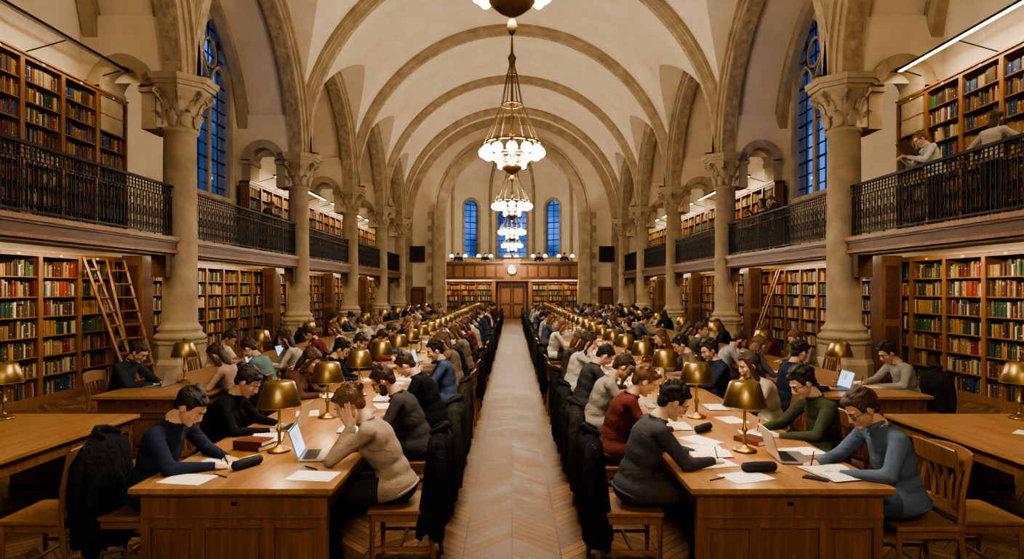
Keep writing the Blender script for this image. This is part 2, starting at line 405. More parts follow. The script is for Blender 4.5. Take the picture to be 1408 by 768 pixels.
    for q_ in range(len(tg)):
        if tag[q_]<4: tg[q_]='top' if sp_[q_]>-.035 else 'trousers'
        elif tg[q_]=='trousers' and sp_[q_]>-.035 and fc[q_,1]<.12: tg[q_]='top'
        elif tag[q_] in NK: tg[q_]='top' if (fc[q_]-Nn)@u<-.004 else 'skin'
    out=MB(); out.add(v,f,tg,True)
    out.tube([P-u*.035+R@np.array((.163*math.cos(t),.122*math.sin(t),0)) for t in np.linspace(0,2*pi,33)[:-1]],.011,6,'top',closed=True)
    ring=[Nn-u*.002+R@np.array((.061*math.cos(t),.061*math.sin(t),0)) for t in np.linspace(0,2*pi,17)[:-1]]
    out.tube(ring,.010,8,'top',closed=True)
    if collar:
        for sx in(-1,1): out.tube([Nn+np.array((sx*.055,.0,.03)),Nn+np.array((sx*.045,.055,.0)),Nn+np.array((sx*.03,.085,-.035))],[.012,.018,.006],6,'top',round_=True)
    head_mb(out,T4(HR,hc0),hair,hc,glasses,beard)
    for sx,hp,T in hands:
        hv,hf=HAND[hp]
        if sx<0: hv=hv*np.array((-1,1,1)); hf=[q[::-1] for q in hf]
        out.add(hv,hf,'skin',True,T)
        if sleeve=='long':
            c=T[:3,3]; ax=T[:3,1]
            out.tube([c-ax*.03,c+ax*.008],[.033,.031],10,'top')
        if hp=='grip' and mode=='sit':
            out.tube([(-.03,.115,-.05),(-.02,.04,.09)],.004,6,'black',T=T,round_=True)
    me=out.mesh(name,fix=False)
    if mirror:
        me.transform(Matrix.Diagonal((-1,1,1,1))); me.flip_normals()
    return me
PM={}
PM['navy']=person_mesh('p1',arms='write',lean=20,pitch=42)
PM['blackw']=person_mesh('p2',arms='read',hair='bun',fem=True,lean=18,pitch=38)
PM['brownw']=person_mesh('p3',arms='fold',hair='long',hc='hair_brown',fem=True,lean=20,pitch=34)
PM['beigew']=person_mesh('p4',arms='lift',hair='bun',hc='hair_light',fem=True,lean=26,pitch=34,mirror=True)
PM['beard']=person_mesh('p5',arms='type',hc='hair_brown',beard=True,glasses=True,sleeve='short',lean=26,pitch=36)
PM['blackm']=person_mesh('p6',arms='write',hair='short',hc='hair_brown',lean=26,pitch=40)
PM['greym']=person_mesh('p7',arms='write',glasses=True,hair='curly',lean=20,pitch=32)
PM['pony']=person_mesh('p8',arms='read',hair='pony',hc='hair_light',fem=True,lean=22,pitch=34)
PM['tee']=person_mesh('p9',arms='fold',sleeve='short',hc='hair_brown',lean=22,pitch=38)
PM['bluem']=person_mesh('p10',arms='write',glasses=True,hair='short',hc='hair_brown',collar=True,lean=18,pitch=36)
PM['greenm']=person_mesh('p11',arms='write',glasses=True,hair='curly',hc='hair_dark',lean=13,pitch=34)
PM['longw']=person_mesh('p12',arms='chin',hair='long',hc='hair_brown',fem=True,lean=16,pitch=20)
PM['upright']=person_mesh('p13',arms='type',hair='curly',hc='hair_dark',lean=10,pitch=22,yaw=.2)
PM['stand1']=person_mesh('p14',mode='stand',arms='rail',hc='hair_light',glasses=True,collar=True,lean=14,pitch=36)
PM['stand2']=person_mesh('p15',mode='stand',arms='shelf',hair='long',hc='hair_brown',fem=True,lean=4,pitch=12)
PM['talk']=person_mesh('p16',arms='fold',hair='short',hc='hair_brown',lean=6,pitch=6,yaw=-.5)
PM['lightw']=person_mesh('p17',arms='write',hair='long',hc='hair_light',fem=True,lean=14,pitch=26,yaw=.25)
PM['chinm']=person_mesh('p18',arms='chin',hair='short',hc='hair_dark',lean=12,pitch=14,mirror=True)
PM['ponyl']=person_mesh('p19',arms='type',hair='pony',hc='hair_brown',fem=True,lean=8,pitch=18,sleeve='short')
PS=1.06
# ------------------------------------------------------------ props meshes
def chair_mesh():
    b=MB()
    b.box(-.22,.22,-.21,.21,.425,.455,'chairw')
    b.box(-.20,.20,-.19,.19,.37,.425,'chairw')
    for sx in(-1,1):
        b.tube([(sx*.195,.185,0),(sx*.19,.18,.43)],[.017,.024],4,'chairw',caps=True,smooth=False)
        b.tube([(sx*.20,-.25,0),(sx*.195,-.20,.43),(sx*.20,-.215,.65),(sx*.205,-.265,.90)],[.019,.025,.022,.018],4,'chairw',caps=True,smooth=False)
        b.box(sx*.195-.012,sx*.195+.012,-.21,.17,.17,.20,'chairw')
    b.box(-.19,.19,-.012,.012,.175,.195,'chairw')
    for z0,z1,t,yo in((.79,.91,.02,-.245),(.52,.56,.016,-.205)):
        G=[]
        for (dy,z) in((-t/2,z0),(-t/2,z1),(t/2,z1),(t/2,z0),(-t/2,z0)):
            G.append([(x,yo-.035*(1-(x/.215)**2)+dy-(z-z0)*.2,z+(.018*(1-(x/.215)**2) if z==z1 and z1>.8 else 0)) for x in np.linspace(-.215,.215,9)])
        b.grid(G,'chairw',False)
    for x in(-.11,-.04,.04,.11):
        yo=-.035*(1-(x/.215)**2)
        b.tube([(x,-.205+yo,.55),(x,-.215+yo,.68),(x,-.245+yo,.80)],[.017,.015,.017],4,'chairw',smooth=False)
    return bevel(b.mesh('chair'),.004,1)
chairM=chair_mesh()
def coat_mesh(seed):
    rnd=random.Random(seed); b=MB(); G=[]; nv=22; na=44; ph=[rnd.uniform(0,6) for _ in range(5)]
    zb=.14+rnd.uniform(0,.2)
    for i in range(nv):
        v=i/(nv-1); z=.955-(.955-zb)*v
        w=.10+.145*min(1,(v/.16))**.5 +.03*v; t=.036+.04*min(1,v/.1)**.6+.015*v
        row=[]
        for k in range(na):
            a=2*pi*k/na; c,s_=math.cos(a),math.sin(a)
            fo=1+(.05+.28*v)*(.5*math.sin(6*a+ph[0]+2*v)+.35*math.sin(11*a+ph[1]-3*v)+.25*math.sin(17*a+ph[2]))
            x=w*np.sign(c)*abs(c)**.75*(1+.06*v*math.sin(3*a+ph[3])); y=t*np.sign(s_)*abs(s_)**.8*fo
            row.append((x,y-.262+.055*v,z+(.03*math.sin(5*a+ph[4]) if i==nv-1 else 0)))
        G.append(row)
    b.grid(G,'coat',True,wrap=True); b.add(G[0],[tuple(range(na))],'coat'); b.add(G[-1],[tuple(range(na))[::-1]],'coat')
    for sx in(-1,1):
        b.tube([(sx*.18,-.27,.88),(sx*.24,-.28,.78),(sx*.255,-.295,.58),(sx*.245,-.28,.40),(sx*.25,-.275,.30)],[.045,.052,.048,.044,.046],10,'coat',round_=True)
    b.tube([(-.09,-.21,.955),(-.06,-.28,.985),(0,-.305,.99),(.06,-.28,.985),(.09,-.21,.955)],[.018,.026,.028,.026,.018],8,'coat',round_=True)
    return b.mesh('coat')
coatM=[coat_mesh(i) for i in range(4)]
def table_mesh(L,hw=.62):
    b=MB(); h=L/2
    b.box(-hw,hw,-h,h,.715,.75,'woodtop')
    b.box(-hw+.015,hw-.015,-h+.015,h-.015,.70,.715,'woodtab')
    e=hw-.05
    for sy in(-1,1):
        y=sy*(h-.07)
        def bx(x0,x1,z0,z1,t0,t1):
            ya,yb=y-sy*t0,y+sy*t1; b.box(x0,x1,min(ya,yb),max(ya,yb),z0,z1,'woodtab')
        bx(-e,e,.04,.70,.03,0)
        bx(-e,e,.57,.70,0,.02); bx(-e-.01,e+.01,0,.10,.03,.03); bx(-e,e,.555,.575,0,.03)
        for q,x in enumerate((-e,-.375*e,.375*e,e)):
            x0=x-.035; x1=x+.035
            if q==0: x0=x; x1=x+.06
            if q==3: x0=x-.06; x1=x
            bx(x0,x1,.10,.56,0,.02)
        bx(-e,e,.49,.56,0,.018); bx(-e,e,.10,.15,0,.018)
        for c0,c1 in((-e+.09,-.375*e-.065),(-.375*e+.065,.375*e-.065),(.375*e+.065,e-.09)): bx(c0,c1,.18,.46,0,.010)
        b.box(-.018,.018,min(y+sy*.018,y+sy*.024),max(y+sy*.018,y+sy*.024),.63,.655,'black')
    for sx in(-1,1):
        b.box(min(sx*e,sx*(e-.025)),max(sx*e,sx*(e-.025)),-h+.08,h-.08,.60,.70,'woodtab')
    n=max(1,int(L/2))
    for i in range(1,n):
        y=-h+L*i/n
        for sx in(-1,1): b.box(sx*(e-.10)-.04,sx*(e-.10)+.04,y-.04,y+.04,0,.70,'woodtab')
    return bevel(b.mesh('table'),.005,2)
def lamp_mesh(lit=False):
    b=MB()
    b.lathe([(.0,0),(.085,0),(.088,.012),(.075,.022),(.045,.032),(.02,.045),(.013,.06),(.012,.14),(.022,.15),(.024,.165),(.012,.18),(.010,.34),(.016,.35),(.016,.37),(.007,.38),(.007,.555),(.014,.56),(.012,.58),(.0,.59)],20,'brass',cap=False)
    sh='bulbfar' if lit else 'brass'
    b.lathe([(.158,.335),(.160,.34),(.108,.51),(.096,.52),(.02,.53)],32,sh,cap=False)
    b.lathe([(.155,.336),(.104,.508),(.02,.525)],32,'shadein',cap=False)
    b.tube([(.16*math.cos(a),.16*math.sin(a),.337) for a in np.linspace(0,2*pi,33)[:-1]],.004,6,'brass',closed=True)
    b.ell((.0,0,.43),(.028,.028,.038),'bulb',8,6)
    return b.mesh('lamp',fix=False)
lampM=lamp_mesh(); lampL=lamp_mesh(True)
def openbook_mesh(sz=1.):
    b=MB(); w=.15*sz;d=.115*sz
    for sx in(-1,1):
        xs=np.linspace(0,w,9); zt=[.008+.020*math.sin(pi*min(1,(x/w)*1.05+.08))**.8 if x>0 else .008 for x in xs]
        G=[[(sx*x,-d,.004) for x in xs],[(sx*x,-d,z) for x,z in zip(xs,zt)],[(sx*x,d,z) for x,z in zip(xs,zt)],[(sx*x,d,.004) for x in xs]]
        b.grid(G,'paper',False)
        for k in range(9):
            y=d*.8-k*d*.19; G=[[(sx*(x*.82+w*.09),y+q,z2+.0008) for x,z2 in zip(xs,[ .008+.020*math.sin(pi*min(1,((x*.82+w*.09)/w)*1.05+.08))**.8 for x in xs])] for q in(-.0022*sz,.0022*sz)]
            b.grid(G,'ink',False)
    b.box(-w-.006,w+.006,-d-.006,d+.006,0,.004,'cover')
    return b.mesh('openbook',fix=False)
obM=openbook_mesh(); obL=openbook_mesh(1.25)
def paper_mesh():
    b=MB(); G=[[(x,y,.002+.004*abs(x*5)**2*(y>0)) for x in np.linspace(-.105,.105,5)] for y in(-.148,0,.148)]
    b.grid(G,'paper',True)
    return b.mesh('paper',fix=False)
paperM=paper_mesh()
def closedbook_mesh():
    b=MB(); b.box(-.085,.085,-.12,.12,0,.004,'cover'); b.box(-.085,.085,-.12,.12,.032,.036,'cover'); b.box(-.087,-.083,-.12,.12,0,.036,'cover'); b.box(-.083,.08,-.115,.115,.004,.032,'paper'); return b.mesh('cb')
cbM=closedbook_mesh()
def laptop_mesh():
    b=MB(); b.box(-.16,.16,-.11,.11,.004,.016,'alu'); b.box(-.14,.14,-.01,.09,.016,.0175,'black'); b.box(-.045,.045,-.09,-.03,.016,.0168,'alu')
    T=T4(rx(math.radians(-18)),(0,.11,.014))
    b.box(-.16,.16,0,.006,0,.215,'alu',T); b.box(-.158,.158,-.001,0,.004,.212,'black',T); b.box(-.148,.148,-.0025,-.001,.014,.203,'screen',T)
    b.box(-.09,.02,-.0032,-.0025,.10,.18,'paper',T)
    return b.mesh('laptop')
lapM=bevel(laptop_mesh(),.002,1)
def phone_mesh():
    b=MB(); b.box(-.036,.036,-.075,.075,0,.008,'black'); b.box(-.032,.032,-.068,.068,.008,.0085,'board'); return bevel(b.mesh('phone'),.003,2)
phM=phone_mesh()
b=MB(); b.tube([(-.09,0,.034),(.09,0,.034)],[.033,.033],14,'cloth_case',round_=True); b.tube([(-.10,0,.066),(-.03,.002,.069),(.10,0,.066)],.003,6,'alu'); caseM=b.mesh('pencase')
b=MB(); b.tube([(0,-.07,.005),(0,.065,.005)],[.004,.004],8,'black',round_=True); b.tube([(0,.065,.005),(0,.08,.005)],[.004,.001],8,'alu'); penM=b.mesh('pen')
b=MB(); b.ell((0,0,.20),(.19,.12,.22),'cloth_case',20,14); b.ell((0,.10,.13),(.14,.06,.12),'cloth_case',16,12); b.box(-.16,.16,-.09,.09,0,.06,'cloth_case')
b.tube([(-.06,-.02,.40),(-.05,-.02,.46),(.05,-.02,.46),(.06,-.02,.40)],.012,8,'cloth_case'); b.tube([(-.17,-.1,.1),(-.2,-.16,.25),(-.08,-.12,.4)],.016,8,'cloth_case'); b.tube([(.17,-.1,.1),(.2,-.16,.25),(.08,-.12,.4)],.016,8,'cloth_case')
b.tube([(.13*math.cos(a),.165,.14+.1*math.sin(a)) for a in np.linspace(0,pi,9)],.004,5,'alu'); bagM=b.mesh('bag')
# bookcase
CREAM=[(.42,.34,.22),(.36,.28,.17),(.50,.43,.30),(.30,.22,.13)]
REDS=[(.18,.022,.016),(.24,.045,.026),(.11,.018,.014)]; GR=[(.03,.07,.038),(.045,.10,.05),(.02,.045,.03)]; BR=[(.10,.05,.025),(.16,.08,.035),(.06,.03,.018)]; BL=[(.022,.045,.10),(.035,.065,.13)]; TA=[(.25,.15,.07),(.30,.17,.06)]
def books_mesh(W,rows,seed,pal):
    rnd=random.Random(seed); v=[];f=[];col=[]
    def bx(x0,x1,y0,y1,z0,z1,c):
        n=len(v)
        for x,y,z in((x0,y0,z0),(x1,y0,z0),(x1,y1,z0),(x0,y1,z0),(x0,y0,z1),(x1,y0,z1),(x1,y1,z1),(x0,y1,z1)): v.append((x,y,z))
        for q in((0,1,5,4),(1,2,6,5),(3,0,4,7),(4,5,6,7)): f.append(tuple(n+i for i in q)); col.append(c)
    for z0,gap in rows:
        x=-W/2+.035; end=W/2-.035
        run=0
        while x<end-.02:
            if run<=0:
                run=rnd.randint(2,9); base=rnd.choice(rnd.choice(pal)); bh=rnd.uniform(.60,.84)*gap; bw=rnd.uniform(.020,.042); same=rnd.random()<.35
                if rnd.random()<.05: x+=rnd.uniform(.04,.12); continue
            run-=1
            c=base if same else rnd.choice(rnd.choice(pal)); k=rnd.uniform(.75,1.2); c=tuple(q*k for q in c)
            w=bw if same else rnd.uniform(.017,.045); h=bh if same else rnd.uniform(.58,.88)*gap; dp=rnd.uniform(.0,.03)
            if x+w>end: break
            bx(x,x+w-.0015,-.13+dp,.08,z0,z0+h,c)
            t=rnd.random()
            if t<.55:
                zc=z0+h*rnd.choice((.72,.78,.25)); hh=h*rnd.uniform(.03,.10); sc=rnd.choice(((.45,.33,.13),(.5,.45,.35),(.03,.02,.015)))
                bx(x+.002,x+w-.0035,-.1312+dp,-.13+dp,zc,zc+hh,sc)
            x+=w
    me=bpy.data.meshes.new('books'); me.from_pydata(v,[],f); me.materials.append(M['books'])
    at=me.attributes.new('Col','FLOAT_COLOR','FACE'); at.data.foreach_set('color',np.array([(*c,1) for c in col],dtype=np.float32).ravel())
    me.update(); return me
def case_mesh(W,H,n):
    b=MB(); rows=[]
    pl=.12; top=.10; gap=(H-pl-top)/n
    b.box(-W/2,-W/2+.03,-.16,.16,0,H,'wood'); b.box(W/2-.03,W/2,-.16,.16,0,H,'wood'); b.box(-W/2,W/2,.13,.16,0,H,'wooddk')
    b.box(-W/2,W/2,-.17,.16,0,pl,'wood'); b.box(-W/2,W/2,-.17,.16,H-top,H,'wood'); b.box(-W/2,W/2,-.20,.16,H-.035,H,'wood'); b.box(-W/2-.0,-W/2+.05,-.175,-.155,pl,H-top,'wood'); b.box(W/2-.05,W/2,-.175,-.155,pl,H-top,'wood')
    for i in range(n+0):
        z=pl+gap*i
        if i>0: b.box(-W/2+.03,W/2-.03,-.155,.13,z-.022,z,'wood')
        rows.append((z+.001,gap-.025))
    b.box(-.03,.03,-.176,-.17,H-.085,H-.055,'paper')
    return b.mesh('case'),rows
W=1.0
caseLo,rLo=case_mesh(W,2.62,7); caseHi,rHi=case_mesh(W,3.05,8); caseMd,rMd=case_mesh(W,2.45,6)
P1=[CREAM,CREAM,REDS,GR,BR,TA,BL]; P2=[REDS,GR,GR,BR,BR,TA,CREAM]; P3=[BR,GR,BL,REDS,BR,TA]
bkLo=[books_mesh(W,rLo,i,P1 if i%2 else P2) for i in range(6)]; bkHi=[books_mesh(W,rHi,20+i,P3 if i<3 else P1) for i in range(6)]; bkMd=[books_mesh(W,rMd,40+i,P1 if i%2 else P2) for i in range(4)]
def place_case(me,bks,x,y,z,rz,i):
    o=obj('bookcase',me,(x,y,z),rz); obj('books',random.choice(bks) if i is None else bks[i],parent=o)
# ------------------------------------------------------------ room
YC=[-1.5,6.0,13.5,21.0,27.7,34.2,40.0]; YEND=42.0; Y0=-5.0; SP=6.3; RN=7.0; XW=8.9
b=MB(); b.box(-XW-.3,XW+.3,Y0-.2,48.5,-.2,0,'parquet'); obj('floor',b.mesh('floor'))
def cross_h(u,a):
    Rr=1.25*a; c=(Rr*Rr-a*a)/(2*a); r=a+c; return math.sqrt(max(0,r*r-(abs(u)+c)**2))
def cross_u(h,a):
    Rr=1.25*a; c=(Rr*Rr-a*a)/(2*a); r=a+c; return math.sqrt(max(0,r*r-h*h))-c
V=MB(); bays=[(-9.0,-1.5)]+list(zip(YC[:-1],YC[1:]))
for y0,y1 in bays:
    a=(y1-y0)/2; yc=(y0+y1)/2; Rr=1.25*a; NL=16
    hs=[Rr*math.sin(pi/2*k/NL) for k in range(NL+1)]
    ys=sorted(set([round(yc-cross_u(h,a),6) for h in hs]+[round(yc+cross_u(h,a),6) for h in hs]))
    xp=[math.sqrt(max(0,RN*RN-h*h)) for h in hs]; xm=xp[-1]; xp+=list(np.linspace(0,xm,16)[:-1]); xp+=[XW+.05,8.0]
    xs=sorted(set([round(x,6) for x in xp]+[round(-x,6) for x in xp]))
    Z=[[max(math.sqrt(max(0,RN*RN-x*x)),cross_h(y-yc,a)) for y in ys] for x in xs]
    eq=[[abs(math.sqrt(max(0,RN*RN-x*x))-cross_h(y-yc,a))<2e-3 for y in ys] for x in xs]
    vs=[(x,y,SP+Z[i][k]) for i,x in enumerate(xs) for k,y in enumerate(ys)]; n=len(ys); F=[]
    for i in range(len(xs)-1):
        for k in range(n-1):
            A,B_,C_,D_=i*n+k,(i+1)*n+k,(i+1)*n+k+1,i*n+k+1
            if eq[i][k] and eq[i+1][k+1]: F+= [(A,B_,C_),(A,C_,D_)]
            elif eq[i+1][k] and eq[i][k+1]: F+=[(A,B_,D_),(B_,C_,D_)]
            else: F.append((A,B_,C_,D_))
    V.add(vs,F,'plaster',True)
G=[[(RN*math.cos(t),y,SP+RN*math.sin(t)) for t in np.linspace(0,pi,40)] for y in(40.0,42.3)]
V.grid(G,'plaster')
for sx in(-1,1): V.box(min(sx*7,sx*XW),max(sx*7,sx*XW),40,42.3,SP,SP+.1,'plaster')
vm=V.mesh('ceiling',fix=False); vm.set_sharp_from_angle(angle=math.radians(25)); obj('ceiling',vm)
def plate(name,outer,holes,th,Mx,matk):
    cu=bpy.data.curves.new(name,'CURVE'); cu.dimensions='2D'; cu.fill_mode='BOTH'; cu.extrude=th/2
    for pts in [outer]+holes:
        s_=cu.splines.new('POLY'); s_.points.add(len(pts)-1); s_.use_cyclic_u=True
        for q,p in enumerate(pts): s_.points[q].co=(p[0],p[1],0,1)
    o=bpy.data.objects.new(name,cu); COL.objects.link(o); bpy.context.view_layer.update()
    me=bpy.data.meshes.new_from_object(o.evaluated_get(bpy.context.evaluated_depsgraph_get())); bpy.data.objects.remove(o)
    me.materials.clear(); me.materials.append(M[matk]); me.transform(Mx); return me
def MX(x): return Matrix(((0,0,1,x),(1,0,0,0),(0,1,0,0),(0,0,0,1)))
def MY(y): return Matrix(((1,0,0,0),(0,0,-1,y),(0,1,0,0),(0,0,0,1)))
def arch_pts(cx,hw,z0,zs,rise,n=14):
    if rise<=hw*1.001: L_=[(cx-hw*math.cos(t),zs+rise*math.sin(t)) for t in np.linspace(0,pi,2*n+1)]
    else:
        c=(rise*rise-hw*hw)/(2*hw); r=hw+c; te=math.asin(rise/r)
        left=[(cx+c-r*math.cos(t),zs+r*math.sin(t)) for t in np.linspace(0,te,n+1)]
        L_=left+[(2*cx-x,z) for x,z in left[::-1][1:]]
    return [(cx-hw,z0)]+L_+[(cx+hw,z0)]
def join_meshes(name,ms,parent=None):
    bm=bmesh.new(); mats=[]
    for me in ms:
        off=[]
        for m_ in me.materials:
            if m_ not in mats: mats.append(m_)
            off.append(mats.index(m_))
        n0=len(bm.faces); bm.from_mesh(me); bm.faces.ensure_lookup_table()
        for q in range(n0,len(bm.faces)): bm.faces[q].material_index=off[bm.faces[q].material_index] if off else 0
    out=bpy.data.meshes.new(name); bm.to_mesh(out); bm.free()
    for m_ in mats: out.materials.append(m_)
    return obj(name,out,parent=parent)
WY=19.05; WHW=1.2; WZ0=4.7; WZS=8.2; WR=1.95
for sx,nm in((-1,'left'),(1,'right')):
    hole=arch_pts(WY,WHW,WZ0,WZS,WR)
    me=plate('w',[(Y0,0),(YEND+.3,0),(YEND+.3,12.5),(Y0,12.5)],[hole],.5,MX(sx*(XW+.25)),'plaster')
    join_meshes('wall_'+nm,[me])
def strip_band(b,pts,w,bn,d0,d1,to3,matk,closed=False):
    P=[np.array(p) for p in pts]; path=[];nr=[]
    for i,p in enumerate(P):
        t=P[min(i+1,len(P)-1)]-P[max(i-1,0)]; t=t/(np.linalg.norm(t)+1e-9); n_=np.array((-t[1],t[0]))
        path.append(to3(p)); nr.append(to3(p+n_)-to3(p))
    b.sweep(path,nr,bn,[(-w/2,d0),(w/2,d0),(w/2,d1),(-w/2,d1)],matk)
def window(name,to3,bn,cx,hw,z0,zs,rise,lights=2,trim=.16,depth=.3,grid=(3,10)):
    b=MB(); full=arch_pts(cx,hw,z0,zs,rise)
    strip_band(b,full,trim,bn,-depth*.1,depth,to3,'stone')
    strip_band(b,[(cx-hw-.15,z0),(cx+hw+.15,z0)],.16,bn,-.12,depth,to3,'stone')
    if lights>=2:
        sw=hw/lights
        for q in range(lights):
            c=cx-hw+sw*(2*q+1); strip_band(b,arch_pts(c,sw*.93,z0,zs-.25,sw*1.35,8),.09,bn,.08,.22,to3,'stone')
        rr=hw*.34; zc=zs+rise*.42
        strip_band(b,[(cx+rr*math.cos(t),zc+rr*math.sin(t)) for t in np.linspace(0,2*pi,21)],.08,bn,.08,.22,to3,'stone')
    def top(x):
        u=abs(x-cx)
        if rise<=hw*1.001: return zs+rise*math.sqrt(max(0,1-(u/hw)**2))
        c=(rise*rise-hw*hw)/(2*hw); return zs+math.sqrt(max(0,(hw+c)**2-(u+c)**2))
    nx=grid[0]*lights
    for k in range(1,nx):
        x=cx-hw+2*hw*k/nx; strip_band(b,[(x,z0),(x,top(x))],.03,bn,.13,.16,to3,'black')
    nz=grid[1]
    for k in range(1,nz):
        z=z0+(zs+rise-z0)*k/nz; h_=hw
        if z>zs:
            xs_=[x for x in np.linspace(0,hw,60) if top(cx+x)>z]; h_=max(xs_) if xs_ else 0
        if h_>.05: strip_band(b,[(cx-h_,z),(cx+h_,z)],.035 if k%3 else .06,bn,.13,.17,to3,'black')
    g=[to3(np.array(p))+np.array(bn)*.15 for p in full]; b.add(g,[tuple(range(len(g)))],'glass')
    return obj(name,b.mesh('win',fix=False))
for i,sx in enumerate((-1,1)):
    window('window_%d'%(i+1),lambda p,sx=sx:np.array((sx*XW,p[0],p[1])),(sx,0,0),WY,WHW,WZ0,WZS,WR,2,.2,.3,(2,14))
# ribs
prof=[(.12,-.36),(-.14,-.36),(-.14,-.28),(-.22,-.25),(-.22,-.19),(-.32,-.16),(-.32,.16),(-.22,.19),(-.22,.25),(-.14,.28),(-.14,.36),(.12,.36)]
for i,y in enumerate(YC):
    b=MB(); ts=np.linspace(0,pi,65)
    b.sweep([(RN*math.cos(t),y,SP+RN*math.sin(t)) for t in ts],[(math.cos(t),0,math.sin(t)) for t in ts],(0,1,0),prof,'stone')
    b.sweep([((RN-.325)*math.cos(t),y,SP+(RN-.325)*math.sin(t)) for t in ts],[(math.cos(t),0,math.sin(t)) for t in ts],(0,1,0),[(-.012,-.13),(.01,-.13),(.01,.13),(-.012,.13)],'carved')
    obj('trim_%d'%(i+1),b.mesh('rib'))
cnt=len(YC)
for (y0,y1) in zip(YC[:-1],YC[1:]):
    a=(y1-y0)/2; yc=(y0+y1)/2; hs=arch_pts(yc,a,SP,SP,1.25*a,22)[1:-1]
    P=[np.array(p) for p in hs]
    for sx in(-1,1):
        for X,pr,mk in((sx*7.0,[(.10,-.40),(-.12,-.40),(-.12,-.32),(-.2,-.29),(-.2,-.24),(-.34,-.22),(-.34,.22),(-.2,.24),(-.2,.29),(-.12,.32),(-.12,.40),(.10,.40)],'stone'),(sx*7.0,[(-.345,-.17),(-.335,-.17),(-.335,.17),(-.345,.17)],'carved'),(sx*(XW-.15),[(.08,-.2),(-.16,-.2),(-.22,-.1),(-.22,.2),(.08,.2)],'stone')):
            b=MB(); path=[];nr=[]
            for q,p in enumerate(P):
                t=P[min(q+1,len(P)-1)]-P[max(q-1,0)]; t=t/np.linalg.norm(t); n_=np.array((-t[1],t[0]))
                path.append((X,p[0],p[1])); nr.append((0,n_[0],n_[1]))
            b.sweep(path,nr,(1,0,0),pr,mk); cnt+=1
            obj('trim_%d'%cnt,b.mesh('arc'))
for y in YC[1:]:
    for sx in(-1,1):
        cx=sx*8.02
        hole=arch_pts(cx,.55,5.3,6.1,.55,8)
        pl=[(cx-1.0,5.3)]+[(cx-1.0,7.6),(cx+.95,7.6),(cx+.95,5.3)]+[hole[-1]]+hole[::-1][1:]
        me=plate('a',pl,[],.6,MY(y),'plaster')
        b=MB(); strip_band(b,hole[1:-1],.26,(0,1,0),-.42,.42,lambda p,y=y:np.array((p[0],y,p[1])),'stone')
        for s2 in(-1,1): b.box(cx+s2*.55-.14,cx+s2*.55+.14,y-.36,y+.36,5.25,6.1,'stone'); b.box(cx+s2*.55-.18,cx+s2*.55+.18,y-.42,y+.42,6.0,6.14,'stone')
        cnt+=1; join_meshes('trim_%d'%cnt,[me,b.mesh('t')])
# column
def column_mesh():
    b=MB(); n=40
    b.lathe([(.56,0),(.56,.42),(.52,.50),(.50,.52),(.50,.80),(.53,.84),(.53,.90)],8,'stone',smooth=False,rot=pi/8)
    b.lathe([(.47,.90),(.50,.94),(.50,.99),(.45,1.03),(.41,1.07),(.44,1.11),(.44,1.15),(.39,1.19),(.345,1.26),(.34,1.3),(.335,3),(.315,5.2),(.35,5.22),(.37,5.26),(.35,5.30),(.315,5.32),(.33,5.6),(.40,5.85),(.52,6.02),(.54,6.06)],n,'stone')
    for w,z0,z1 in((.52,6.05,6.12),(.60,6.12,6.2),(.66,6.2,6.32)): b.lathe([(w*1.12,z0),(w*1.16,z1)],8,'stone',smooth=False,rot=pi/8)
    for row,(zb,h,cnt_,off,r0) in enumerate(((5.33,.36,8,0,.33),(5.55,.40,8,pi/8,.345))):
        for k in range(cnt_):
            a=2*pi*k/cnt_+off; G=[]
            for t in np.linspace(0,1,8):
                w=.115*(math.sin(pi*min(1,t*.85+.12)))**.7*(1+.15*math.sin(t*20)); r=r0+.03+.10*t*t+.10*max(0,t-.65)*2; z=zb+h*(t if t<.85 else .85-(t-.85)*.6)
                rw=[]
                for s_ in np.linspace(-1,1,7):
                    rr=r+.030*(1-abs(s_))+.012*math.cos(s_*9); aa=a+w*s_/r; rw.append((rr*math.cos(aa),rr*math.sin(aa),z))
                G.append(rw)
            b.grid(G,'stone',True)
    for k in range(8):
        a=pi/8+k*pi/4; c=np.array((.56*math.cos(a),.56*math.sin(a),5.97)); rd=np.array((math.cos(a),math.sin(a),0)); up=np.array((0,0,1))
        pts=[c+rd*(.085*(1-t*.8)*math.cos(t*9))+up*(.085*(1-t*.8)*math.sin(t*9)) for t in np.linspace(0,1,16)]
        b.tube(pts,[.035*(1-.5*t) for t in np.linspace(0,1,16)],6,'stone',round_=True)
        b.tube([c-rd*.2+up*-.25,c+rd*-.05+up*-.1,c+rd*.07],[.02,.03,.03],6,'stone')
    return b.mesh('column')
colM=column_mesh()
for y in YC:
    for sx in(-1,1): obj('stone_column',colM,(sx*7,y,0))
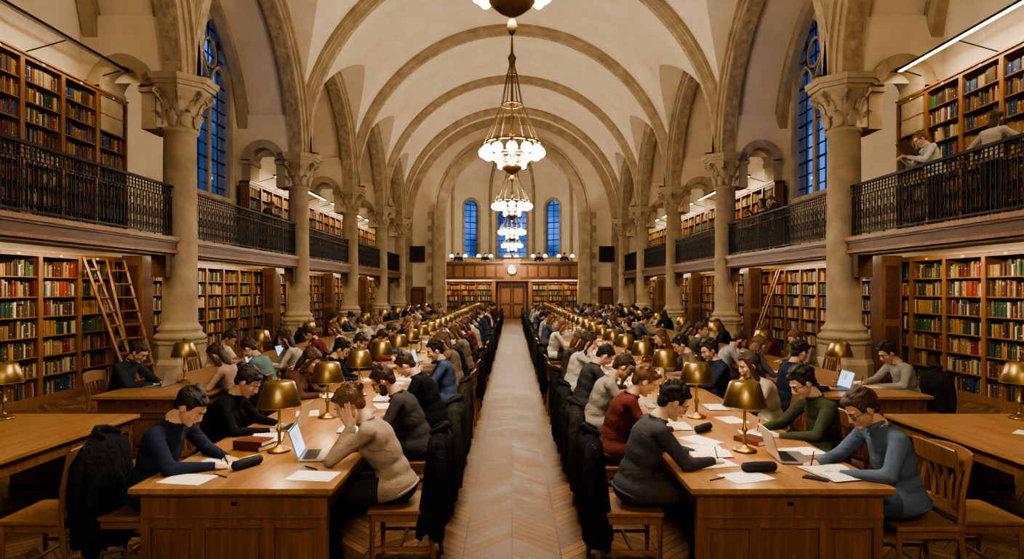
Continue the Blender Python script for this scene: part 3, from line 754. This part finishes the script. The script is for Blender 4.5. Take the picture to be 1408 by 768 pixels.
# galleries
b=MB()
b.box(-.5,.5,-.035,.035,1.04,1.09,'iron'); b.box(-.5,.5,-.015,.015,.83,.85,'iron'); b.box(-.5,.5,-.015,.015,.08,.11,'iron')
for k in range(10):
    x=-.45+k*.1; b.box(x-.008,x+.008,-.008,.008,0.0 if k in(0,5) else .1,.84,'iron')
    b.tube([(x+.042*math.cos(t),0,.945+.042*math.sin(t)) for t in np.linspace(0,2*pi,13)[:-1]],.008,4,'iron',closed=True)
    b.box(x+.043,x+.057,-.008,.008,.85,1.04,'iron')
    xm=x+.05
    if k%2==0:
        for s2 in(-1,1):
            b.tube([(xm+s2*.018+s2*.028*(1-t*.6)*math.cos(t*7),0,.55+.10*s2+.04*(1-t*.6)*math.sin(t*7)) for t in np.linspace(0,1,9)],.007,4,'iron')
            b.tube([(xm+s2*.018-s2*.028*(1-t*.6)*math.cos(t*7),0,.30+.08*s2+.04*(1-t*.6)*math.sin(t*7)) for t in np.linspace(0,1,9)],.007,4,'iron')
        b.tube([(xm,0,.12),(xm,0,.82)],.006,4,'iron')
    else:
        b.tube([(xm+.026*math.cos(t),0,.46+.10*math.sin(t)) for t in np.linspace(0,2*pi,13)[:-1]],.007,4,'iron',closed=True)
        b.tube([(xm+.03*math.cos(t),0,.21+.035*math.sin(t)) for t in np.linspace(0,2*pi,9)[:-1]],.007,4,'iron',closed=True)
        b.tube([(xm+.03*math.cos(t),0,.71+.035*math.sin(t)) for t in np.linspace(0,2*pi,9)[:-1]],.007,4,'iron',closed=True)
railM=b.mesh('rail',fix=False)
for sx in(-1,1):
    b=MB()
    def bx(x0,x1,z0,z1,m='wooddk'): b.box(min(sx*x0,sx*x1),max(sx*x0,sx*x1),Y0,YEND,z0,z1,m)
    bx(6.98,XW,2.78,3.0); bx(6.90,7.0,2.71,3.0); bx(6.84,7.0,2.94,3.02,'wood'); bx(6.87,7.0,2.90,2.94); bx(6.87,7.0,2.69,2.75,'wood'); bx(6.94,7.3,2.64,2.72)
    for y in np.arange(Y0+.5,YEND,1.0): b.box(min(sx*7.3,sx*8.0),max(sx*7.3,sx*8.0),y-.05,y+.05,2.72,2.78,'wooddk')
    for y in YC:
        for s2 in(-1,1):
            y0_=y+s2*.55; b.box(min(sx*6.95,sx*7.25),max(sx*6.95,sx*7.25),y0_-.09,y0_+.09,2.2,2.71,'wooddk')
    obj('gallery_balcony',b.mesh('gal'))
    yy=Y0+.5
    while yy<YEND:
        obj('gallery_railing',railM,(sx*7.0,yy,3.0),pi/2); yy+=1.0
    k=0
    for y in np.arange(-3.5,42,1.0):
        if y<41.5: place_case(caseLo,bkLo,sx*8.27,y,0,-pi/2*sx,k%6 if y<14 else None)
        k+=1
    for y in np.arange(-3.5,14,1.0): place_case(caseHi,bkHi[:4] if sx<0 else bkHi[2:],sx*8.58,y,3.0,-pi/2*sx,None)
    for y in np.arange(21.0,40,1.0): place_case(caseMd,bkMd,sx*8.58,y,3.0,-pi/2*sx,None)
    for y in YC[1:]:
        b=MB(); b.box(min(sx*7.68,sx*8.1),max(sx*7.68,sx*8.1),y-.22,y+.22,0,2.66,'wood')
        for z0,z1 in((.2,1.2),(1.35,2.45)):
            for s2 in(-1,1): b.box(min(sx*7.75,sx*8.04),max(sx*7.75,sx*8.04),y+s2*.22-.01,y+s2*.22+.01,z0,z1,'wooddk')
        b.box(min(sx*7.64,sx*8.1),max(sx*7.64,sx*8.1),y-.26,y+.26,0,.15,'wooddk'); obj('wood_pilaster',bevel(b.mesh('pil'),.008,1))
    for q,(y0,y1) in enumerate([(-4.5,5.2)]+list(zip([v_+.7 for v_ in YC[1:-1]],[v_-.7 for v_ in YC[2:]]))):
        b=MB(); b.box(min(sx*7.33,sx*7.41),max(sx*7.33,sx*7.41),y0,y1,2.72,2.78,'black')
        o=obj('shelf_strip_light',b.mesh('sl'))
        ld=bpy.data.lights.new('area','AREA'); ld.shape='RECTANGLE'; ld.size=.06; ld.size_y=y1-y0; ld.energy=8*(y1-y0); ld.color=(1,.78,.50)
        lo=bpy.data.objects.new('strip_lamp',ld); COL.objects.link(lo); lo.location=(sx*7.38,(y0+y1)/2,2.71); lo.rotation_euler=(0,-sx*math.radians(38),0); lo.parent=o
    for (y0,y1) in((-4,5.6),(6.4,13.2),(21.4,27.3),(28.1,33.8),(34.6,39.6)):
        zt=6.42 if y0<15 else 5.75
        b=MB(); b.box(min(sx*7.90,sx*7.98),max(sx*7.90,sx*7.98),y0,y1,zt,zt+.05,'black'); b.box(min(sx*7.905,sx*7.975),max(sx*7.905,sx*7.975),y0+.1,y1-.1,zt-.012,zt,'strip' if (sx>0 or y0>15) else 'alu')
        for y in np.arange(y0+.3,y1,1.6): b.tube([(sx*7.94,y,zt+.03),(sx*8.75,y,zt-.2)],.014,6,'black')
        o=obj('gallery_strip_light',b.mesh('gs'))
        ld=bpy.data.lights.new('area','AREA'); ld.shape='RECTANGLE'; ld.size=.06; ld.size_y=y1-y0; ld.energy=(7 if sx>0 else 3.5 if y0<15 else 6)*(y1-y0); ld.color=(1,.78,.48)
        lo=bpy.data.objects.new('strip_lamp',ld); COL.objects.link(lo); lo.location=(sx*7.94,(y0+y1)/2,zt-.03); lo.rotation_euler=(0,-sx*math.radians(35),0); lo.parent=o
# ladders
def ladder_mesh():
    b=MB()
    for sx in(-1,1):
        b.tube([(sx*.26,0,0),(sx*.20,.85,2.55)],[.035,.03],4,'wood',caps=True,smooth=False)
    for k in range(9):
        t=(k+.7)/9.5; b.box(-.25+.06*t,.25-.06*t,.85*t-.05,.85*t+.05,2.55*t-.015,2.55*t+.015,'wood')
    return b.mesh('ladder')
ladM=ladder_mesh()
obj('library_ladder',ladM,(-7.2,12.3,0),pi/2+.22); obj('library_ladder',ladM,(7.15,19.3,0),-pi/2-.2); obj('library_ladder',ladM,(-7.15,31.0,0),pi/2)
obj('library_ladder',ladM,(-7.2,12.68,0),pi/2-.30)
b=MB(); b.box(-XW-.3,XW+.3,Y0-.3,Y0,0,14,'plaster'); obj('wall_back',b.mesh('wb'))
# chancel wall
CH=4.62
hole=arch_pts(0,CH,0.0,7.0,CH,22); pl=[(-XW-.3,0),(-XW-.3,14),(XW+.3,14),(XW+.3,0)]+[hole[-1]]+hole[::-1][1:]
me=plate('e',pl,[],.6,MY(YEND+.3),'plaster'); ms=[me]
b=MB(); to3=lambda p:np.array((p[0],YEND,p[1]))
strip_band(b,hole,.55,(0,1,0),-.10,.66,to3,'stone')
strip_band(b,arch_pts(0,CH+.42,0,7.0,CH+.42,22),.16,(0,1,0),-.2,.05,to3,'stone')
strip_band(b,arch_pts(0,6.75,0,SP,6.75,24),.5,(0,1,0),-.12,.05,to3,'stone')
for k in range(16):
    for sx in(-1,1):
        w=.9 if k%2 else .62; b.box(min(sx*(CH-.02),sx*(CH+w)),max(sx*(CH-.02),sx*(CH+w)),YEND-.13,YEND+.6,.44*k,.44*k+.42,'stone')
ms.append(b.mesh('x')); join_meshes('wall_front',ms)
# apse
AR_=5.3; YA=42.6; zsp=8.9; rd=3.4
ang=[pi*k/5 for k in range(6)]; pts=[(AR_*math.cos(a),YA+AR_*math.sin(a)) for a in ang]; ap=[]
wi=3
for k in range(5):
    p0=np.array(pts[k]);p1=np.array(pts[k+1]); Lk=np.linalg.norm(p1-p0); d=(p1-p0)/Lk; nout=np.array(((p0+p1)/2-np.array((0,YA)))); nout/=np.linalg.norm(nout)
    Mx=Matrix(((d[0],0,nout[0],p0[0]+nout[0]*.2),(d[1],0,nout[1],p0[1]+nout[1]*.2),(0,1,0,0),(0,0,0,1)))
    holes=[]
    if k in(1,2,3):
        hw=1.15 if k==2 else .68; zs_=7.5 if k==2 else 7.9; holes=[arch_pts(Lk/2,hw,4.3,zs_,hw*1.0,10)]
    ap.append(plate('ap',[(0,0),(Lk,0),(Lk,zsp+.05),(0,zsp+.05)],holes,.4,Mx,'plaster'))
    if holes:
        wi_to=lambda p,p0=p0,d=d:np.array((p0[0]+d[0]*p[0],p0[1]+d[1]*p[0],p[1]))
        window('window_%d'%wi,wi_to,(nout[0],nout[1],0),Lk/2,hw,4.3,zs_,hw*1.0,2 if k==2 else 1,.2,.3,(2,10)); wi+=1
b=MB()
for k in range(5):
    G=[]
    for t in np.linspace(0,pi/2,14): G.append([(p[0]*math.cos(t),YA+(p[1]-YA)*math.cos(t),zsp+rd*math.sin(t)) for p in(pts[k],pts[k+1])])
    b.grid(G,'plaster',False)
G=[[(AR_*math.cos(t),y,zsp+rd*math.sin(t)) for t in np.linspace(0,pi,30)] for y in(42.3,YA+.02)]; b.grid(G,'plaster',False)
ap.append(b.mesh('dome',fix=False))
b=MB()
for k in range(6):
    p=pts[k]; b.tube([(p[0]*.985,YA+(p[1]-YA)*.985,0),(p[0]*.985,YA+(p[1]-YA)*.985,6)]+[(p[0]*.985*math.cos(t),YA+(p[1]-YA)*.985*math.cos(t),zsp-.03+rd*math.sin(t)) for t in np.linspace(0,pi/2,14)],.12,8,'stone')
ap.append(b.mesh('ribs')); join_meshes('wall_apse',ap)
# end gallery
b=MB(); yg=42.35
b.box(-4.58,4.58,yg,yg+1.3,2.5,2.75,'wooddk'); b.box(-4.6,4.6,yg-.12,yg+.05,2.5,2.62,'wood'); b.box(-4.6,4.6,yg-.08,yg,2.62,3.7,'wooddk'); b.box(-4.6,4.6,yg-.16,yg+.1,3.68,3.80,'wood')
for k in range(13):
    x=-4.5+k*.70
    b.box(x,x+.55,yg-.11,yg-.07,2.8,3.5,'wood')
b.box(-.55,.55,yg-.14,yg,2.6,3.95,'wood'); b.lathe([(0,0),(.34,0),(.34,.06),(.28,.06)],28,'brass',T=T4(rx(pi/2),(0,yg-.14,3.25)),cap=False)
b.lathe([(.0,.03),(.29,.03)],28,'white_enamel',T=T4(rx(pi/2),(0,yg-.14,3.25)),cap=False)
b.box(-.01,.01,yg-.19,yg-.18,3.25,3.47,'black'); b.box(0,.15,yg-.19,yg-.18,3.24,3.26,'black')
b.box(-4.58,4.58,yg+.65,yg+.75,0,2.5,'wooddk')
for x in(-4.5,-1.2,1.2,4.5): b.box(x-.12,x+.12,yg-.02,yg+.7,0,2.5,'wood')
obj('end_gallery',b.mesh('eg'))
for x in(-3.95,-2.9,-1.85,1.85,2.9,3.95):
    o=obj('bookcase',caseMd,(x,yg+.35,0),0,(1,1,1)); obj('books',random.choice(bkMd),parent=o)
for sx in(-1,1):
    ld=bpy.data.lights.new('area','AREA'); ld.shape='RECTANGLE'; ld.size=3.2; ld.size_y=.06; ld.energy=26; ld.color=(1,.76,.48)
    b=MB(); b.box(sx*2.9-1.6,sx*2.9+1.6,yg-.42,yg-.34,2.62,2.68,'black'); b.tube([(sx*2.9,yg-.38,2.66),(sx*2.9,yg-.02,2.68)],.02,6,'black'); o=obj('shelf_strip_light',b.mesh('sl'))
    lo=bpy.data.objects.new('strip_lamp',ld); COL.objects.link(lo); lo.location=(sx*2.9,yg-.38,2.61); lo.rotation_euler=(math.radians(30),0,0); lo.parent=o
b=MB(); b.box(-.95,.95,yg+.30,yg+.42,0,2.42,'wood')
for sx in(-1,1):
    b.box(sx*.43-.40,sx*.43+.40,yg+.24,yg+.32,0,2.2,'wooddk')
    for z0,z1 in((.2,.9),(1.05,2.05)): b.box(sx*.43-.28,sx*.43+.28,yg+.22,yg+.25,z0,z1,'wood')
    b.ell((sx*.09,yg+.2,1.05),(.03,.03,.03),'brass')
obj('door_1',b.mesh('door'))
for i,sx in enumerate((-1,1)):
    b=MB(); b.box(sx*6.2-.55,sx*6.2+.55,YEND-.10,YEND+.0,0,2.15,'wood'); b.box(sx*6.2-.42,sx*6.2+.42,YEND-.13,YEND-.09,0,2.02,'wooddk')
    for z0,z1 in((.2,.9),(1.05,1.85)): b.box(sx*6.2-.3,sx*6.2+.3,YEND-.15,YEND-.12,z0,z1,'wood')
    b.ell((sx*6.2+.33,YEND-.17,1.0),(.03,.03,.03),'brass'); obj('door_%d'%(i+2),b.mesh('d'))
    b=MB(); b.box(sx*6.2-.45,sx*6.2+.45,YEND-.16,YEND-.10,3.8,4.75,'board'); b.box(sx*6.2-.5,sx*6.2+.5,YEND-.14,YEND-.0,3.75,4.8,'wooddk'); obj('notice_board',b.mesh('nb'))
for k,x in enumerate((-4.0,-3.1,-2.2,-1.4,1.4,2.2,3.1,4.0)):
    obj('desk_lamp',lampL,(x,yg+.0,3.80),0,.9)
    if k%2==0: obj('seated_student',PM[['navy','tee','greym','bluem'][k//2]],(x+.4,yg+.75,3.1),pi,1.08,color=(.03,.03,.04))
# ------------------------------------------------------------ chandeliers
def chandelier_mesh():
    b=MB(); R_=.57
    b.lathe([(.0,-.62),(.025,-.60),(.05,-.55),(.03,-.50),(.02,-.46),(.10,-.42),(.20,-.34),(.24,-.28),(.22,-.26),(.10,-.25),(.05,-.2),(.05,0),(.09,.05),(.05,.1),(.03,.3),(.06,.36),(.03,.42),(.02,.9),(.07,.95),(.03,1.0),(.02,1.75),(.06,1.8),(.09,1.9),(.03,2.0),(.02,2.3)],16,'brassdk',cap=False)
    b.tube([(R_*math.cos(a),R_*math.sin(a),.16) for a in np.linspace(0,2*pi,37)[:-1]],.022,8,'brassdk',closed=True)
    b.tube([(R_*.62*math.cos(a),R_*.62*math.sin(a),-.10) for a in np.linspace(0,2*pi,37)[:-1]],.016,8,'brassdk',closed=True)
    b.tube([(.22*math.cos(a),.22*math.sin(a),.95) for a in np.linspace(0,2*pi,25)[:-1]],.016,6,'brassdk',closed=True)
    b.tube([(.12*math.cos(a),.12*math.sin(a),1.55) for a in np.linspace(0,2*pi,17)[:-1]],.012,6,'brassdk',closed=True)
    for k in range(12):
        a=2*pi*k/12; c,s_=math.cos(a),math.sin(a)
        b.tube([(R_*c,R_*s_,.16),(.22*c,.22*s_,.95),(.10*c,.10*s_,1.55),(.03*c,.03*s_,1.85)],.007,5,'brassdk')
        b.tube([(.05*c,.05*s_,-.08),(.3*c,.3*s_,-.16),(.5*c,.5*s_,-.12),(R_*c,R_*s_,.0),(R_*c,R_*s_,.16)],.011,5,'brassdk')
        b.ell((R_*c,R_*s_,-.02),(.105,.105,.105),'globe',10,7)
        b.lathe([(.05,.07),(.06,.10),(.03,.13),(.02,.17)],10,'brassdk',c=(R_*c,R_*s_,0),cap=False)
    for k in range(6):
        a=2*pi*(k+.5)/6; c,s_=math.cos(a)*.30,math.sin(a)*.30
        b.tube([(c*.3,s_*.3,-.25),(c,s_,-.2),(c,s_,-.1)],.010,5,'brassdk'); b.ell((c*.9,s_*.9,-.27),(.055,.055,.055),'globe',8,6)
    return b
zc=4.75
for y in(-2.5,5.5,13.0,21.4,31.0,40.6):  # rearmost one hangs unseen behind the camera, added as fill for the foreground
    b=chandelier_mesh(); top=SP+RN-(.3)-zc
    b.tube([(0,0,2.2),(0,0,top+.3)],.012,6,'brassdk')
    for q in np.arange(2.4,top,.5): b.ell((0,0,q),(.03,.03,.045),'brassdk',8,6)
    b.lathe([(.16,top-.05),(.13,top-.2),(.03,top-.3)],16,'brassdk',cap=False)
    obj('chandelier',b.mesh('ch',fix=False),(0,y,zc))
for y in YC[1:]:  # bowls and spots added on the capitals to brighten the vault
    for sx in(-1,1):
        b=MB(); b.lathe([(.05,0),(.11,.03),(.12,.10),(.10,.10),(.04,.04)],14,'brassdk',cap=False); o=obj('added_vault_uplight',b.mesh('ul'),(sx*6.45,y,6.33))
        ld=bpy.data.lights.new('up','SPOT'); ld.energy=190; ld.color=(1,.84,.63); ld.spot_size=math.radians(110); ld.spot_blend=1; ld.shadow_soft_size=.1
        lo=bpy.data.objects.new('added_uplight_lamp',ld); COL.objects.link(lo); lo.parent=o; lo.location=(0,0,.13)
        d=Vector((-sx*.9,0,.8)); lo.rotation_euler=d.to_track_quat('-Z','Y').to_euler()
# ------------------------------------------------------------ tables
tA=table_mesh(6.1); tB=table_mesh(6.6); tC=table_mesh(3.8)
for sx in(-1,1):
    for k in range(5): obj('library_table',tA,(sx*1.70,3.86+3.05+6.11*k,0))
    for k in range(4): obj('library_table',tB,(sx*4.13,7.2+3.3+6.61*k,0))
    obj('library_table',tC,(sx*4.22,4.3,0))
    for k in range(24):
        o=obj('desk_lamp',lampM,(sx*1.73,4.76+1.24*k,.75))
        if k<9:
            ld=bpy.data.lights.new('bulb','POINT'); ld.energy=4.2; ld.color=(1,.74,.43); ld.shadow_soft_size=.03
            lo=bpy.data.objects.new('bulb_light',ld); COL.objects.link(lo); lo.location=(0,0,.385); lo.parent=o
    for k in range(10): obj('desk_lamp',lampM,(sx*4.25,8.3+2.55*k,.75))
    obj('desk_lamp',lampM,(sx*4.72,5.95,.75))
# people + chairs
DK=[(.018,.02,.03),(.03,.04,.08),(.05,.05,.055),(.08,.07,.06),(.02,.02,.02),(.09,.10,.13),(.05,.07,.05),(.14,.035,.035),(.28,.24,.19),(.40,.36,.31),(.20,.15,.11),(.50,.47,.42),(.12,.19,.20),(.06,.09,.17),(.3,.3,.3)]
def seat(x,y,face,key,color,coat=None,person=True,jit=.05):
    r=(pi/2 if face=='L' else -pi/2); d=-1 if face=='L' else 1
    rr=r+random.uniform(-jit,jit)
    obj('wooden_chair',chairM,(x-d*.03,y,0),r+random.uniform(-.04,.04))
    if person:
        k=random.uniform(.98,1.02) if jit>.05 else 1
        obj('seated_student',PM[key],(x,y,0),rr,PS*k,color=color)
    if coat is not None: obj('draped_coat',coatM[int(coat)%4],(x-d*.035,y,0),r+random.uniform(-.03,.03),color=random.choice([(.012,.013,.017),(.018,.018,.02),(.014,.02,.036),(.03,.026,.024),(.03,.035,.025)]))
F=[(-2.52,4.42,'R','navy',(.022,.032,.065),0),(-2.56,5.5,'R','blackw',(.010,.010,.012),None),(-2.56,7.2,'R','brownw',(.10,.05,.035),1),
(-.80,4.55,'L','beigew',(.30,.235,.185),2),(-.80,5.75,'L','beard',(.055,.048,.052),3),(-.80,6.95,'L','blackm',(.010,.012,.018),0),
(.84,4.5,'R','greym',(.055,.055,.062),1),(.84,5.6,'R','pony',(.12,.032,.028),2),(.84,6.7,'R','tee',(.27,.25,.22),0),
(2.61,4.25,'L','bluem',(.085,.12,.18),None),(2.66,5.35,'L','greenm',(.055,.065,.04),None),(2.66,6.5,'L','longw',(.42,.37,.30),None),(2.66,8.0,'L','upright',(.03,.04,.07),None),
(-3.28,7.75,'L','brownw',(.34,.24,.20),None),(-3.28,8.75,'L','tee',(.13,.20,.20),None),(-5.0,8.1,'R','bluem',(.035,.04,.05),None),(-5.0,10.6,'R','tee',(.6,.57,.5),None),
(3.28,7.7,'R','upright',(.025,.03,.06),None),(5.0,8.0,'L','greym',(.27,.26,.24),0),(5.0,10.6,'L','pony',(.3,.25,.2),None),(-2.56,8.5,'R','greym',(.02,.02,.03),None)]
for x,y,fc,k,c,ct in F: seat(x,y,fc,k,c,ct)
gk=['talk','lightw','chinm','ponyl','upright','lightw','navy','blackw','brownw','blackm','greym','pony','tee','bluem','greenm','longw','upright','beard']
pos=[]
for x,fc,y0,st,pr in((-.80,'L',8.15,1.15,.92),(.84,'R',7.85,1.15,.92),(-2.58,'R',9.7,1.2,.8),(2.64,'L',9.2,1.2,.8),(-3.28,'L',10.0,1.3,.75),(3.28,'R',9.0,1.3,.75),(-5.0,'R',12.0,1.35,.7),(5.0,'L',12.0,1.35,.7)):
    y=y0
    while y<33.4:
        yy=y+random.uniform(-.08,.08); p=random.random()<pr*(.64 if y>18 else .85 if y>13 else 1)
        seat(x,yy,fc,random.choice(gk),random.choice(DK),random.randint(0,3) if random.random()<(.5 if abs(x)<1 else .2) else None,p,.15)
        if p: pos.append((x,yy,fc))
        y+=st
for sx in(-1,1):
    for y,j in((4.35,.12),(5.5,-.1)): seat(sx*3.28-sx*.12,y,'L' if sx<0 else 'R','navy',(0,0,0),None,False)
    seat(sx*5.15,5.0,'R' if sx<0 else 'L','navy',(0,0,0),None,False)
# table items
def it(name,me,x,y,rz=0,z=.7505,sc=1): return obj(name,me,(x,y,z),rz,sc)
for x,y,fc in pos:
    d=-1 if fc=='L' else 1; r=pi/2 if fc=='L' else -pi/2
    t=random.random(); bx_=x+d*.60
    if t<.40: it('open_book',obM,bx_,y,r+random.uniform(-.2,.2))
    elif t<.64: it('laptop',lapM,x+d*.66,y,r+random.uniform(-.1,.1))
    else: it('paper_sheet',paperM,bx_,y,r+random.uniform(-.3,.3))
    if random.random()<.5: it('paper_sheet',paperM,x+d*.62,y+.36,r+random.uniform(-.5,.5))
    if random.random()<.2: it('closed_book',cbM,x+d*.70,y-.36,r+random.uniform(-.5,.5))
it('paper_sheet',paperM,-2.05,4.05,1.4); it('paper_sheet',paperM,-2.02,4.43,1.5); it('closed_book',cbM,-1.95,4.84,1.2); it('closed_book',cbM,-1.95,4.84,1.35,.787)
it('pencil_case',caseM,-1.79,4.33,1.1); it('paper_sheet',paperM,-1.28,4.12,1.45); it('laptop',lapM,-1.40,4.62,pi/2+.15); it('pen',penM,-1.35,4.30,.9); it('pen',penM,-1.88,4.12,1.0)
it('laptop',lapM,-1.95,5.55,-pi/2); it('open_book',obM,-1.35,5.5,pi/2); it('open_book',obM,-1.97,5.17,-1.3); it('laptop',lapM,-1.46,6.2,pi/2); it('paper_sheet',paperM,-1.98,6.2,.3);it('open_book',obM,-1.38,7.0,pi/2);it('open_book',obM,-1.98,7.2,-pi/2)
it('paper_sheet',paperM,-1.3,6.6,.4);it('paper_sheet',paperM,-2.0,8.5,.4)
it('open_book',obL,1.42,4.74,-pi/2+.1); it('paper_sheet',paperM,1.38,4.42,-1.3); it('paper_sheet',paperM,1.50,4.1,-1.2); it('pencil_case',caseM,1.63,4.22,.1); it('pen',penM,1.30,4.05,-1.0)
it('open_book',obL,2.10,4.18,pi/2+.25,sc=.95); it('phone',phM,1.93,4.06,.9); it('laptop',lapM,1.98,4.55,pi/2-.1); it('paper_sheet',paperM,2.15,4.75,1.8)
it('closed_book',cbM,1.90,5.04,.5); it('paper_sheet',paperM,2.06,5.35,1.5); it('paper_sheet',paperM,1.5,5.1,.5); it('open_book',obM,1.42,5.6,-pi/2); it('pencil_case',caseM,1.62,5.42,.8); it('laptop',lapM,1.48,6.6,-pi/2); it('open_book',obM,2.08,6.5,pi/2); it('paper_sheet',paperM,2.02,5.9,.2); it('laptop',lapM,2.05,8.0,pi/2)
it('laptop',lapM,3.9,7.75,-pi/2); it('paper_sheet',paperM,4.4,7.9,1.4); it('paper_sheet',paperM,4.5,8.3,1.7); it('laptop',lapM,-4.40,7.98,-pi/2); it('open_book',obM,-3.85,7.8,pi/2); it('paper_sheet',paperM,-3.9,8.8,1.5)
it('paper_sheet',paperM,4.35,5.3,.7)
obj('backpack',bagM,(-2.28,3.66,0),.5)
# gallery people
obj('standing_reader',PM['stand1'],(7.48,11.3,3.0),pi/2-.2,1.06,color=(.5,.5,.52))
obj('newspaper',obL,(6.98,11.3,4.42),0,1.2).rotation_euler=(math.radians(50),0,pi/2-.2)
obj('standing_reader',PM['stand2'],(7.6,10.15,3.0),-pi/2+.2,1.06,color=(.36,.32,.29))
obj('standing_reader',PM['stand1'],(-7.6,19.6,3.0),-pi/2,1.0,color=(.05,.05,.06))
obj('standing_reader',PM['stand2'],(7.6,19.2,3.0),pi/2,1.0,color=(.1,.1,.12)); obj('standing_reader',PM['stand1'],(7.6,18.2,3.0),pi/2,.98,color=(.05,.04,.04))
# ------------------------------------------------------------ world / camera
w=bpy.data.worlds.new('dusk'); S.world=w; w.use_nodes=True; nt=w.node_tree; bg=nt.nodes['Background']
tc=nt.nodes.new('ShaderNodeTexCoord'); n=nt.nodes.new('ShaderNodeTexNoise'); n.inputs['Scale'].default_value=14; n.inputs['Detail'].default_value=8; r=nt.nodes.new('ShaderNodeValToRGB')
r.color_ramp.elements[0].position=.42; r.color_ramp.elements[0].color=(.02,.05,.14,1); r.color_ramp.elements[1].position=.58; r.color_ramp.elements[1].color=(.075,.20,.52,1)
nt.links.new(tc.outputs['Generated'],n.inputs['Vector']); nt.links.new(n.outputs['Fac'],r.inputs[0]); nt.links.new(r.outputs[0],bg.inputs[0]); bg.inputs[1].default_value=.85
cd=bpy.data.cameras.new('camera'); cam=bpy.data.objects.new('camera',cd); COL.objects.link(cam); cam.location=(0,0,1.95); cam.rotation_euler=(pi/2,0,0)
cd.sensor_width=36; cd.lens=22.5; cd.shift_y=14/1408; cd.clip_end=200; cd.clip_start=.05; S.camera=cam
S.view_settings.view_transform='AgX'; S.view_settings.look='AgX - High Contrast'; S.view_settings.exposure=0.95
